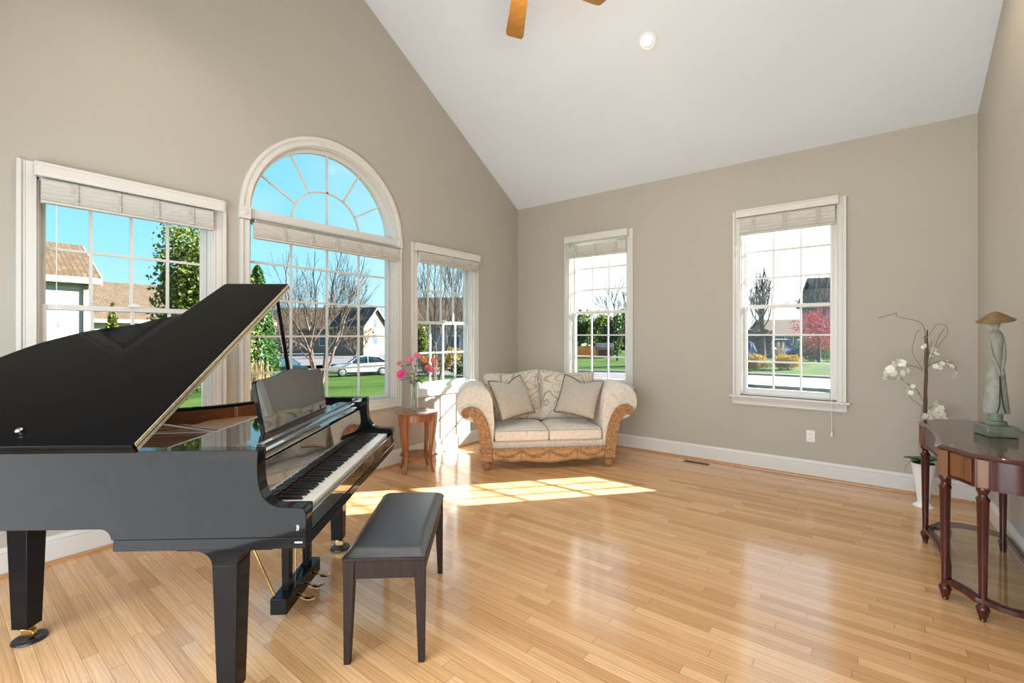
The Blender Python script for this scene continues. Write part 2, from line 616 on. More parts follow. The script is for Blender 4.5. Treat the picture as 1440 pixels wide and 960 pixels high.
def wbox(m, mp, a0, a1, d0, d1, z0, z1):
    m.hexa([mp(a0, d0, z0), mp(a1, d0, z0), mp(a1, d1, z0), mp(a0, d1, z0), mp(a0, d0, z1), mp(a1, d0, z1), mp(a1, d1, z1), mp(a0, d1, z1)])


def casing_bar(m, mp, a0, a1, z0, z1, side):
    """flat casing with raised back band; side says where the outer edge lies"""
    w = 0.022
    b = 0.012
    wbox(m, mp, a0, a1, 0, 0.017, z0, z1)
    if side == 'L':
        wbox(m, mp, a0, a0 + w, 0.017, 0.030, z0, z1); wbox(m, mp, a1 - b, a1, 0.017, 0.022, z0, z1)
        wbox(m, mp, a0 + w + 0.008, a0 + w + 0.016, 0.017, 0.021, z0, z1)
    if side == 'R':
        wbox(m, mp, a1 - w, a1, 0.017, 0.030, z0, z1); wbox(m, mp, a0, a0 + b, 0.017, 0.022, z0, z1)
        wbox(m, mp, a1 - w - 0.016, a1 - w - 0.008, 0.017, 0.021, z0, z1)
    if side == 'T':
        wbox(m, mp, a0, a1, 0.017, 0.030, z1 - w, z1); wbox(m, mp, a0, a1, 0.017, 0.022, z0, z0 + b)
    if side == 'B':
        wbox(m, mp, a0, a1, 0.017, 0.030, z0, z0 + w); wbox(m, mp, a0, a1, 0.017, 0.022, z1 - b, z1)


def jambs(m, mp, a0, a1, z0, z1, top=True):
    t = 0.012
    wbox(m, mp, a0, a0 + t, -WT, 0, z0, z1)
    wbox(m, mp, a1 - t, a1, -WT, 0, z0, z1)
    wbox(m, mp, a0, a1, -WT, 0, z0, z0 + t)
    if top:
        wbox(m, mp, a0, a1, -WT, 0, z1 - t, z1)
    # stops
    for e0, e1 in ((a0 + t, a0 + t + 0.01), (a1 - t - 0.01, a1 - t)):
        wbox(m, mp, e0, e1, -0.045, -0.025, z0 + t, z1 - t)


def sash(win, name, mp, a0, a1, z0, z1, d, cols, rows, bot, top):
    st = 0.038
    m = MB()
    wbox(m, mp, a0, a0 + st, d - 0.017, d + 0.017, z0, z1)
    wbox(m, mp, a1 - st, a1, d - 0.017, d + 0.017, z0, z1)
    wbox(m, mp, a0 + st, a1 - st, d - 0.017, d + 0.017, z0, z0 + bot)
    wbox(m, mp, a0 + st, a1 - st, d - 0.017, d + 0.017, z1 - top, z1)
    s = m.build(name, M['trim'], win, bevel=0.003, seg=1)
    A0, A1, Z0, Z1 = a0 + st, a1 - st, z0 + bot, z1 - top
    m = MB()
    mw = 0.0085
    for i in range(1, cols):
        a = A0 + (A1 - A0) * i / cols
        wbox(m, mp, a - mw, a + mw, d - 0.009, d + 0.009, Z0, Z1)
    for j in range(1, rows):
        z = Z0 + (Z1 - Z0) * j / rows
        wbox(m, mp, A0, A1, d - 0.0085, d + 0.0085, z - mw, z + mw)
    m.build('muntin_grid', M['trim'], s)
    m = MB()
    m.quad(mp(A0 - 0.005, d, Z0 - 0.005), mp(A1 + 0.005, d, Z0 - 0.005), mp(A1 + 0.005, d, Z1 + 0.005), mp(A0 - 0.005, d, Z1 + 0.005))
    m.build('pane', M['pane'], s)
    return s


def window_root(name, mp, a, z):
    return thing(name, None, None, (0, 0, 0), kind='structure')


def double_hung(name, mp, a0, a1, z0, z1, meet, cols, rows, cw0, cw1, sill):
    w = window_root(name, mp, 0, 0)
    m = MB()
    cz = 0.085
    casing_bar(m, mp, a0 - cw0, a0, z0 - (0 if sill else cz), z1 + cz, 'L')
    casing_bar(m, mp, a1, a1 + cw1, z0 - (0 if sill else cz), z1 + cz, 'R')
    casing_bar(m, mp, a0, a1, z1, z1 + cz, 'T')
    if not sill:
        casing_bar(m, mp, a0, a1, z0 - cz, z0, 'B')
    m.build('window_casing', M['trim'], w, bevel=0.003, seg=1)
    m = MB()
    jambs(m, mp, a0, a1, z0, z1)
    m.build('window_jamb', M['trim'], w)
    if sill:
        m = MB()
        wbox(m, mp, a0 - cw0 - 0.03, a1 + cw1 + 0.03, 0, 0.055, z0 - 0.022, z0)
        wbox(m, mp, a0, a1, -0.06, 0, z0 - 0.022, z0 + 0.013)
        m.build('window_stool', M['trim'], w, bevel=0.006)
        m = MB()
        x0, x1 = a0 - cw0 - 0.005, a1 + cw1 + 0.005
        m.prism([(0, -0.022), (0.034, -0.022), (0.032, -0.035), (0.022, -0.055), (0.018, -0.075), (0.018, -0.095), (0, -0.095)],
                lambda d, z: mp(x0, d, z0 + z), lambda d, z: mp(x1, d, z0 + z))
        m.build('window_apron', M['trim'], w)
    t = 0.013
    sash(w, 'upper_sash', mp, a0 + t, a1 - t, meet - 0.018, z1 - t, -0.10, cols, rows, 0.034, 0.045)
    sash(w, 'lower_sash', mp, a0 + t, a1 - t, z0 + t, meet + 0.018, -0.063, cols, rows, 0.06, 0.034)
    m = MB()
    c = (a0 + a1) / 2
    wbox(m, mp, c - 0.03, c + 0.03, -0.045, -0.02, meet + 0.018, meet + 0.03)
    wbox(m, mp, c - 0.012, c + 0.03, -0.04, -0.028, meet + 0.03, meet + 0.04)
    m.build('sash_lock', M['plastic'], w, bevel=0.002)
    return w


double_hung('window_1', gmap, GW[0][1], GW[0][2], 0.72, 2.36, 1.578, 4, 2, 0.085, 0.085, False)
double_hung('window_3', gmap, GW[2][1], GW[2][2], 0.78, 2.36, 1.55, 4, 2, 0.085, 0.085, False)
double_hung('window_4', bmap, BW[0][0], BW[0][1], BW[0][2], BW[0][3], 1.705, 3, 3, 0.077, 0.079, True)
double_hung('window_5', bmap, BW[1][0], BW[1][1], BW[1][2], BW[1][3], 1.705, 3, 3, 0.077, 0.077, True)


def arched():
    w = window_root('window_2', gmap, 0, 0)
    a0, a1, z0 = ARC - ARR, ARC + ARR, 0.72
    mp = gmap
    cw = 0.072
    m = MB()
    casing_bar(m, mp, a0 - cw, a0, z0 - 0.085, 2.34, 'L')
    casing_bar(m, mp, a1, a1 + cw, z0 - 0.085, 2.34, 'R')
    casing_bar(m, mp, a0, a1, z0 - 0.085, z0, 'B')
    # arch casing: swept profile
    prof = [(ARR - 0.002, 0), (ARR - 0.002, 0.022), (ARR + 0.012, 0.022), (ARR + 0.014, 0.017), (ARR + 0.034, 0.017), (ARR + 0.036, 0.022), (ARR + 0.044, 0.022),
            (ARR + 0.048, 0.030), (ARR + cw + 0.004, 0.030), (ARR + cw + 0.004, 0)]
    N = 48
    ang = [pi * i / N for i in range(N + 1)]
    rings = [[m.bm.verts.new(mp(ARC + r * cos(t), d, ARZ + r * sin(t))) for r, d in prof] for t in ang]
    for r0, r1 in zip(rings, rings[1:]):
        for j in range(len(prof)):
            k = (j + 1) % len(prof)
            m.bm.faces.new([r0[j], r0[k], r1[k], r1[j]])
    m.build('window_casing', M['trim'], w)
    for e in (a0 - cw - 0.008, a1 - 0.004):
        m = MB()
        wbox(m, mp, e, e + cw + 0.012, 0, 0.036, 2.345, 2.445)
        c = e + cw / 2 + 0.006
        b = m
        for r, d0, d1 in ((0.026, 0.036, 0.041), (0.012, 0.041, 0.046)):
            pts = [(r * cos(2 * pi * i / 20), r * sin(2 * pi * i / 20)) for i in range(20)]
            b.prism(pts, lambda x, y: mp(c + x, d0, 2.395 + y), lambda x, y: mp(c + x * 0.8, d1, 2.395 + y * 0.8))
        m.build('plinth_block', M['trim'], w, bevel=0.002, seg=1)
    m = MB()
    jambs(m, mp, a0, a1, z0, ARZ, top=False)
    # arch jamb lining
    for t0, t1 in zip(ang, ang[1:]):
        for r0, r1, d0, d1 in ((ARR - 0.012, ARR, -WT, 0.0),):
            q = lambda r, d, t: mp(ARC + r * cos(t), d, ARZ + r * sin(t))
            m.hexa([q(r0, d0, t0), q(r1, d0, t0), q(r1, d1, t0), q(r0, d1, t0), q(r0, d0, t1), q(r1, d0, t1), q(r1, d1, t1), q(r0, d1, t1)])
    m.build('window_jamb', M['trim'], w)
    # transom bar between the arch and the picture window
    m = MB()
    wbox(m, mp, a0 + 0.012, a1 - 0.012, -0.12, -0.005, 2.365, 2.445)
    m.build('transom_bar', M['trim'], w, bevel=0.004)
    # lower fixed sash
    d = -0.085
    s0, s1, zb, zt = a0 + 0.012, a1 - 0.012, z0 + 0.012, 2.365
    st = 0.032
    m = MB()
    wbox(m, mp, s0, s0 + st, d - 0.02, d + 0.02, zb, zt)
    wbox(m, mp, s1 - st, s1, d - 0.02, d + 0.02, zb, zt)
    wbox(m, mp, s0 + st, s1 - st, d - 0.02, d + 0.02, zb, zb + st)
    wbox(m, mp, s0 + st, s1 - st, d - 0.02, d + 0.02, zt - st, zt)
    s = m.build('picture_sash', M['trim'], w, bevel=0.003, seg=1)
    m = MB()
    A0, A1, Z0, Z1 = s0 + st, s1 - st, zb + st, zt - st
    for i in range(1, 4):
        a = A0 + (A1 - A0) * i / 4
        wbox(m, mp, a - 0.0085, a + 0.0085, d - 0.009, d + 0.009, Z0, Z1)
    for j in range(1, 5):
        z = Z0 + (Z1 - Z0) * j / 5
        wbox(m, mp, A0, A1, d - 0.0085, d + 0.0085, z - 0.0085, z + 0.0085)
    m.build('muntin_grid', M['trim'], s)
    m = MB()
    m.quad(mp(A0, d, Z0), mp(A1, d, Z0), mp(A1, d, Z1), mp(A0, d, Z1))
    m.build('pane', M['pane'], s)
    # arched sash
    m = MB()
    R0, R1 = ARR - 0.044, ARR - 0.012
    zc = 2.445
    q = lambda r, dd, t: mp(ARC + r * cos(t), dd, ARZ + r * sin(t))
    for t0, t1 in zip(ang, ang[1:]):
        m.hexa([q(R0, d - .02, t0), q(R1, d - .02, t0), q(R1, d + .02, t0), q(R0, d + .02, t0), q(R0, d - .02, t1), q(R1, d - .02, t1), q(R1, d + .02, t1), q(R0, d + .02, t1)])
    s = m.build('arched_sash', M['trim'], w)
    m = MB()
    wbox(m, mp, ARC - .0085, ARC + .0085, d - .009, d + .009, zc, ARZ + R0)
    RI = 0.345
    for t0, t1 in zip(ang, ang[1:]):
        m.hexa([q(RI - .0085, d - .009, t0), q(RI + .0085, d - .009, t0), q(RI + .0085, d + .009, t0), q(RI - .0085, d + .009, t0),
                q(RI - .0085, d - .009, t1), q(RI + .0085, d - .009, t1), q(RI + .0085, d + .009, t1), q(RI - .0085, d + .009, t1)])
    for deg in (30, 60, 120, 150):
        t = radians(deg)
        e = Vector((0, cos(t), sin(t)))
        nrm = Vector((0, -sin(t), cos(t))) * 0.0085
        c = mp(ARC, d, ARZ)
        P = [c + e * RI, c + e * R0]
        X = Vector((0.009, 0, 0))
        m.hexa([P[0] - nrm - X, P[0] + nrm - X, P[0] + nrm + X, P[0] - nrm + X, P[1] - nrm - X, P[1] + nrm - X, P[1] + nrm + X, P[1] - nrm + X])
    m.build('muntin_grid', M['trim'], s)
    m = MB()
    vs = [m.bm.verts.new(mp(ARC + (R0 + 0.004) * cos(t), d, ARZ + (R0 + 0.004) * sin(t))) for t in ang]
    m.bm.faces.new(vs)
    m.build('pane', M['pane'], s)


arched()
# cased opening behind the camera
m = MB()
for x0, x1 in ((OP[0] - 0.09, OP[0]), (OP[1], OP[1] + 0.09)):
    m.quadbox(x0, x1, -RD, -RD + 0.02, 0, OP[2] + 0.09)
m.quadbox(OP[0], OP[1], -RD, -RD + 0.02, OP[2], OP[2] + 0.09)
struct(m.build('trim_4', M['trim']))


# ------------------------------------------------------------------ blinds (raised woven shades)
def blind(mp, a0, a1, ztop, vh, zs0, zs1, label, valance=True, sd=0.035, zgap=0.0, va=None, tapes=3, lr=None):
    b = thing('window_blind', label, 'blind', mp((a0 + a1) / 2, 0.03, zs0), 0.0)
    T = lambda a, d, z: mp(a, d, z) - b.location
    if valance:
        v0, v1 = va or (a0 - 0.02, a1 + 0.02)
        m = MB()
        prof = [(0.0, ztop), (0.062, ztop), (0.064, ztop - 0.012), (0.058, ztop - 0.02), (0.056, ztop - vh + 0.02), (0.060, ztop - vh + 0.012), (0.060, ztop - vh), (0.048, ztop - vh), (0.044, ztop - 0.015), (0.0, ztop - 0.015)]
        m.prism(prof, lambda d, z: T(v0, d + 0.016, z), lambda d, z: T(v1, d + 0.016, z))
        for e0, e1 in ((v0 - 0.011, v0 - 0.0005), (v1 + 0.0005, v1 + 0.011)):
            m.hexa([T(e0, 0.016, ztop - vh), T(e1, 0.016, ztop - vh), T(e1, 0.074, ztop - vh), T(e0, 0.074, ztop - vh), T(e0, 0.016, ztop), T(e1, 0.016, ztop), T(e1, 0.074, ztop), T(e0, 0.074, ztop)])
        m.build('valance', M['trim'], b)
    else:
        m = MB()
        wz = ztop
        m.hexa([T(a0, sd - 0.03, wz - 0.025), T(a1, sd - 0.03, wz - 0.025), T(a1, sd + 0.01, wz - 0.025), T(a0, sd + 0.01, wz - 0.025), T(a0, sd - 0.03, wz), T(a1, sd - 0.03, wz), T(a1, sd + 0.01, wz), T(a0, sd + 0.01, wz)])
        m.build('headrail', M['steel'], b, bevel=0.003)
    # the gathered stack: bellied folds
    m = MB()
    n = 5
    prof = []
    H = zs1 - zs0 - 0.014
    for i in range(n):
        za = zs1 - H * i / n
        zb = zs1 - H * (i + 1) / n
        prof += [(sd + 0.016, za), (sd + 0.022 + 0.002 * i, (za + zb) / 2), (sd + 0.017, zb + 0.002)]
    prof += [(sd - 0.022, zs0 + 0.014), (sd - 0.022, zs1)]
    m.prism(prof, lambda d, z: T(a0, d, z), lambda d, z: T(a1, d, z))
    m.build('shade_stack', M['blind'], b)
    m = MB()
    m.hexa([T(a0 - .002, sd - .024, zs0), T(a1 + .002, sd - .024, zs0), T(a1 + .002, sd + .026, zs0), T(a0 - .002, sd + .026, zs0), T(a0 - .002, sd - .024, zs0 + .014), T(a1 + .002, sd - .024, zs0 + .014), T(a1 + .002, sd + .026, zs0 + .014), T(a0 - .002, sd + .026, zs0 + .014)])
    m.build('bottom_rail', M['blind'], b, bevel=0.003)
    for i in range(tapes):
        a = a0 + (a1 - a0) * (0.16 + 0.68 * i / (tapes - 1))
        m = MB()
        m.hexa([T(a - .018, sd + .0, zs0 + .014), T(a + .018, sd, zs0 + .014), T(a + .018, sd + .032, zs0 + .014), T(a - .018, sd + .032, zs0 + .014), T(a - .018, sd, zs1), T(a + .018, sd, zs1), T(a + .018, sd + .026, zs1), T(a - .018, sd + .026, zs1)])
        m.build('tape', M['tape'], b, bevel=0.003)
    if lr is not None:
        m = MB()
        m.tube([T(lr[0], 0.05, ztop - vh - 0.01), T(lr[0], 0.056, lr[1] + 0.05)], 0.0022, 6)
        c = m.build('pull_cord', M['plastic'], b)
        m = MB()
        m.lathe([(0.003, 0.05), (0.006, 0.04), (0.012, 0.005), (0.009, 0.0)], 12, c=T(lr[0], 0.056, lr[1]))
        m.build('tassel', M['plastic'], c, smooth=True)
    return b


blind(gmap, -4.885, -3.975, 2.437, 0.082, 2.20, 2.345, 'raised white woven blind over the window nearest the piano tail', va=(-4.905, -3.915), sd=0.04, lr=(-4.82, 1.45), tapes=4)
blind(gmap, ARC - ARR + 0.03, ARC + ARR + 0.01, 2.352, 0.02, 2.195, 2.325, 'raised woven blind hung below the arched fanlight without a valance', valance=False, sd=0.03, tapes=5)
blind(gmap, -1.93, -0.95, 2.437, 0.085, 2.225, 2.345, 'raised white blind on the window behind the vase of pink flowers', va=(-1.965, -0.925), sd=0.05)
blind(bmap, 0.87, 1.70, 2.722, 0.085, 2.43, 2.585, 'raised woven blind on the window directly behind the loveseat', va=(0.845, 1.715), sd=0.035, lr=(0.93, 1.55))
blind(bmap, 2.975, 3.80, 2.728, 0.078, 2.463, 2.645, 'raised woven blind with long pull cord on window beside the orchid', va=(2.955, 3.815), sd=0.04, lr=(3.775, 0.43))


# light levels
WORLD_S, SUN_E, REAR_FILL_W, FAN_FILL_W, DL_W = 1.05, 34.0, 158.0, 22.0, 28.0


# ================================================================== GRAND PIANO
# local frame: x along the case (0 = front of the key bed, negative towards the tail),
# y across the keyboard (0 = bass side), z up
PA = radians(39.51)
piano = thing('grand_piano', 'glossy black baby grand piano with raised lid and open keyboard', 'piano', (2.328, -4.463, 0), PA)
WID = 1.47
SIDE = smooth2([(-0.741, 1.470), (-0.77, 1.44), (-0.83, 1.35), (-0.92, 1.20), (-1.02, 1.09), (-1.16, 1.0), (-1.30, 0.925), (-1.44, 0.84), (-1.55, 0.73), (-1.625, 0.57), (-1.655, 0.38), (-1.64, 0.20), (-1.585, 0.06), (-1.50, 0.0)], 4)
OUT = [(-1.46, 0.0), (-1.50, 0.0)] + SIDE[::-1][1:]      # spine front, tail, bent side, treble front


def offset_in(pts, t):
    """inset an open polyline (case outline, interior on its right-hand side when walked this way)"""
    out = []
    for i, p in enumerate(pts):
        a = Vector(pts[max(i - 1, 0)]); b = Vector(pts[min(i + 1, len(pts) - 1)])
        d = (b - a).normalized()
        nrm = Vector((d.y, -d.x))
        out.append((p[0] + nrm.x * t, p[1] + nrm.y * t))
    return out


def ribbon(m, outer, inner, z0, z1):
    vs = [[m.bm.verts.new((p[0], p[1], z)) for p in pl for z in (z0, z1)] for pl in (outer, inner)]
    n = len(outer)
    A = lambda i, k: vs[0][2 * i + k]
    B = lambda i, k: vs[1][2 * i + k]
    for i in range(n - 1):
        m.bm.faces.new([A(i, 0), A(i + 1, 0), A(i + 1, 1), A(i, 1)])
        m.bm.faces.new([B(i, 0), B(i, 1), B(i + 1, 1), B(i + 1, 0)])
        m.bm.faces.new([A(i, 1), A(i + 1, 1), B(i + 1, 1), B(i, 1)])
        m.bm.faces.new([A(i, 0), B(i, 0), B(i + 1, 0), A(i + 1, 0)])
    for i in (0, n - 1):
        m.bm.faces.new([A(i, 0), A(i, 1), B(i, 1), B(i, 0)])


IN1 = offset_in(OUT, 0.045)
m = MB()
ribbon(m, OUT, IN1, 0.697, 0.979)
m.build('rim', M['lacquer'], piano, bevel=0.004, angle=30)
m = MB()
IN1b = offset_in(OUT, 0.0452)
IN2 = offset_in(OUT, 0.066)
ribbon(m, IN1b, IN2, 0.74, 0.962)
m.quadbox(-1.46, -0.60, 0.0605, 0.075, 0.74, 0.962)
m.build('inner_rim', M['innerrim'], piano, smooth=True)
# lid-prop blocks seen along the inner rim
for (u, w) in ((-0.90, 1.155), (-1.35, 0.84)):
    m = MB()
    m.quadbox(u - 0.018, u + 0.018, w - 0.03, w + 0.02, 0.90, 0.962)
    m.build('rim_block', M['spruce'], piano, bevel=0.003)

# cheeks / arms (both ends of the keyboard)
ARMTOP = [(-0.176, 0.979), (-0.172, 0.974), (-0.1745, 0.93), (-0.174, 0.90), (-0.171, 0.862), (-0.165, 0.83), (-0.155, 0.808), (-0.140, 0.790), (-0.124, 0.778), (-0.106, 0.7705), (-0.085, 0.767),
          (-0.022, 0.765), (-0.010, 0.762), (-0.002, 0.752), (0.002, 0.738), (0.0, 0.657)]
STEP = [(-0.695, 0.657)] + [(-0.735 + 0.04 * cos(radians(a_)), 0.657 + 0.04 * sin(radians(a_))) for a_ in range(10, 91, 10)]
for w0, w1, back in ((0.0, 0.06, -1.46), (1.41, 1.47, -0.7405)):
    m = MB()
    m.prism([(back, 0.979)] + ARMTOP + STEP + [(back, 0.697)], lambda u, z: (u, w0, z), lambda u, z: (u, w1, z))
    m.build('arm', M['lacquer'], piano, bevel=0.0025, angle=25)
m = MB()
m.quadbox(-0.688, 0.0, 0.0, WID, 0.615, 0.6565)
m.build('key_bed', M['lacquer'], piano, bevel=0.003)
m = MB()
m.quadbox(-0.021, -0.003, 0.0605, 1.4095, 0.658, 0.728)
m.build('key_slip', M['polish'], piano, bevel=0.004)
for w0, w1 in ((0.0605, 0.121), (1.349, 1.4095)):
    m = MB()
    m.quadbox(-0.175, -0.0215, w0, w1, 0.6575, 0.748)
    m.build('key_block', M['lacquer'], piano, bevel=0.004)

# keys
KW = 1.225 / 52
K0 = 0.1225
names = ['A', 'B'] + list('CDEFGAB') * 7 + ['C']
ivm = None
for i in range(52):
    m = MB()
    a = K0 + i * KW
    m.quadbox(-0.170, -0.0225, a + 0.0005, a + KW - 0.0005, 0.722, 0.744)
    m.build('white_key', M['ivory'], piano, bevel=0.0012, seg=1)
for i in range(51):
    if names[i] in 'ACDFG':
        m = MB()
        c = K0 + (i + 1) * KW + {'C': -.003, 'D': .003, 'F': -.004, 'G': 0, 'A': .004}[names[i]] * 0.6
        h = 0.0055
        x0, x1 = -0.170, -0.0725
        pts = [(x0, c - h), (x1, c - h), (x1, c + h), (x0, c + h)]
        m.hexa([(x0, c - h, .7445), (x1, c - h, .7445), (x1, c + h, .7445), (x0, c + h, .7445), (x0, c - h * .8, .757), (x1 - .006, c - h * .8, .756), (x1 - .006, c + h * .8, .756), (x0, c + h * .8, .757)])
        m.build('black_key', M['ebony'], piano, bevel=0.001, seg=1)
m = MB()
m.quadbox(-0.1765, -0.1705, K0, K0 + 1.225, 0.735, 0.7475)
m.build('felt_strip', M['felt'], piano)
# fallboard standing open, leaning back
m = MB()
FB = [(-0.1775, 0.742), (-0.188, 0.742), (-0.212, 0.906), (-0.2015, 0.908)]
m.prism(FB, lambda u, z: (u, 0.0605, z), lambda u, z: (u, 1.4095, z))
m.build('fallboard', M['polish'], piano, bevel=0.002)
# moulded rail above the fallboard
m = MB()
RAIL = [(-0.215, 0.908), (-0.205, 0.914), (-0.203, 0.924), (-0.212, 0.931), (-0.228, 0.933), (-0.232, 0.944), (-0.246, 0.949), (-0.262, 0.950), (-0.266, 0.960), (-0.330, 0.962), (-0.330, 0.93), (-0.26, 0.908)]
m.prism(RAIL, lambda u, z: (u, 0.062, z), lambda u, z: (u, 1.408, z))
m.build('front_rail', M['polish'], piano, bevel=0.0015, angle=25)
for e in (0.062, 1.372):
    m = MB()
    m.quadbox(-0.262, -0.196, e, e + 0.036, 0.9502, 0.978)
    m.build('rail_block', M['polish'], piano, bevel=0.003)
# music shelf and desk
m = MB()
m.quadbox(-0.60, -0.332, 0.065, 1.405, 0.935, 0.952)
m.build('music_shelf', M['polish'], piano, bevel=0.003)
m = MB()
t0, t1 = 0.365, 1.125
DC = (t0 + t1) / 2
half = (t1 - t0) / 2
edge_ = [(0, 0.272), (0.09, 0.268), (0.16, 0.258), (0.24, 0.248), (half - 0.03, 0.246), (half - 0.006, 0.240), (half + 0.004, 0.222), (half + 0.002, 0.16), (half - 0.006, 0.08), (half - 0.008, 0.0)]
top = smooth2([(-a, h) for a, h in edge_[::-1]] + edge_[1:], 4)
la = radians(9)
DK = -0.335
desk = lambda off: (lambda a, h: (DK - h * sin(la) - off * cos(la), DC + a, 0.955 + h * cos(la) - off * sin(la)))
m.prism(top, desk(0.0), desk(0.018))
md_ = m.build('music_desk', M['lacquer'], piano, bevel=0.003, angle=25)
m = MB()
m.prism([(a * 0.985, h * 0.985 + 0.002) for a, h in top], desk(-0.0015), desk(-0.0005))
m.build('desk_face', M['polish'], md_)
m = MB()
m.quadbox(DK - 0.012, DK + 0.03, t0 + 0.02, t1 - 0.02, 0.9525, 0.963)
m.build('desk_ledge', M['lacquer'], piano, bevel=0.003)
# iron plate, soundboard and strings
SB = [(-0.345, 0.077), (-1.46, 0.077)] + offset_in(OUT, 0.067) + [(-0.345, 1.402)]
m = MB()
m.prism(SB, lambda u, w: (u, w, 0.82), lambda u, w: (u, w, 0.83))
m.build('soundboard', M['spruce'], piano)
P1 = offset_in(OUT, 0.068)
P2 = offset_in(OUT, 0.15)
m = MB()
ribbon(m, P1, P2, 0.865, 0.885)
m.quadbox(-0.66, -0.35, 0.07, 1.40, 0.875, 0.895)
m.build('iron_plate', M['plate'], piano, bevel=0.004)
for (ua, wa, ub, wb) in ((-0.705, 0.10, -0.705, 1.24), (-0.60, 0.575, -1.12, 0.84), (-0.72, 0.62, -1.50, 0.50), (-0.72, 0.30, -1.52, 0.24)):
    m = MB()
    m.tube([(ua, wa, 0.912), (ub, wb, 0.912)], 0.0085, 8)
    m.build('plate_strut', M['strut'], piano)
WEB = smooth2([(-1.09, 0.93), (-1.03, 0.91), (-0.985, 0.905), (-0.985, 1.0), (-0.96, 1.08), (-0.90, 1.14), (-0.80, 1.18), (-0.72, 1.19)], 4) + [(-0.65, 1.19), (-0.65, 0.76), (-0.80, 0.765), (-0.92, 0.82)]
m = MB()
m.prism(WEB, lambda u, w: (u, w, 0.886), lambda u, w: (u, w, 0.900))
m.build('plate_web', M['spruce'], piano, bevel=0.004)
m = MB()
pts = smoothpath([(-0.66, 1.30, 0.84), (-0.85, 1.06, 0.84), (-1.10, 0.88, 0.84), (-1.33, 0.70, 0.84), (-1.42, 0.50, 0.84)], 6)
m.tube(pts, 0.018, 8)
m.build('bridge', M['spruce'], piano)
m = MB()
for i in range(64):
    w = 0.10 + i * 1.26 / 63
    far = -1.50
    for p, q in zip(P2, P2[1:]):
        if (p[1] - w) * (q[1] - w) <= 0 and p[0] < -0.72:
            far = p[0] + 0.02
    m.tube([(-0.64, w, 0.897), (far, w, 0.875)], 0.0016, 4, caps=False)
m.build('strings', M['string'], piano, kind='stuff')

# lid, opened on the prop, its front flap folded back on top
LA = radians(30.5)


def lidpt(u, l, t):
    return Vector((u, 0.004 + l * cos(LA) - t * sin(LA), 0.981 + l * sin(LA) + t * cos(LA)))


LIDO = [(-0.60, -0.012)] + [(-0.60, 1.405)] + smooth2([(-0.68, 1.40), (-0.78, 1.31), (-0.89, 1.15), (-0.985, 1.045), (-1.06, 1.01), (-1.15, 0.965), (-1.21, 0.915), (-1.385, 0.85), (-1.47, 0.79), (-1.55, 0.71), (-1.62, 0.58), (-1.68, 0.40), (-1.68, 0.22), (-1.63, 0.08), (-1.56, -0.012)], 4)
m = MB()
m.prism(LIDO, lambda u, l: lidpt(u, l, 0), lambda u, l: lidpt(u, l, 0.0175))
lid = m.build('lid', M['lidblack'], piano, bevel=0.003, angle=25)
FL = [(-0.602, -0.012), (-0.602, 1.405), (-0.975, 1.405), (-0.99, 1.39), (-1.085, 0.02), (-1.075, -0.012)]
m = MB()
m.prism(FL, lambda u, l: lidpt(u, l, 0.0185), lambda u, l: lidpt(u, l, 0.036))
fl = m.build('lid_flap', M['lidblack'], lid, bevel=0.003, angle=25)
for t0_, t1_ in ((0.002, 0.0155), (0.0205, 0.0345)):
    m = MB()
    m.quadbox(-0.6015, -0.5985, 0.0, 1.395, t0_, t1_, T=lambda v: lidpt(*v))
    for i in range(28):
        l = 0.03 + i * 0.049
        m.ball((-0.5985, l, (t0_ + t1_) / 2), 0.0028, 1, T=lambda v: lidpt(*v))
    m.build('lid_hinge', M['hinge'], lid)
m = MB()
m.lathe([(0.006, 0), (0.006, 0.006), (0.011, 0.009), (0.012, 0.014), (0.008, 0.018), (0.002, 0.019)], 16, T=lambda p: lidpt(-1.045 + p.x, 0.06 + p.y, 0.036 + p.z))
m.build('lid_knob', M['steel'], lid, smooth=True)
m = MB()
m.tube([(-0.655, 1.385, 0.965), (-0.625, 1.105, 1.615)], [0.013, 0.010], 10)
m.build('lid_prop', M['lacquer'], piano)


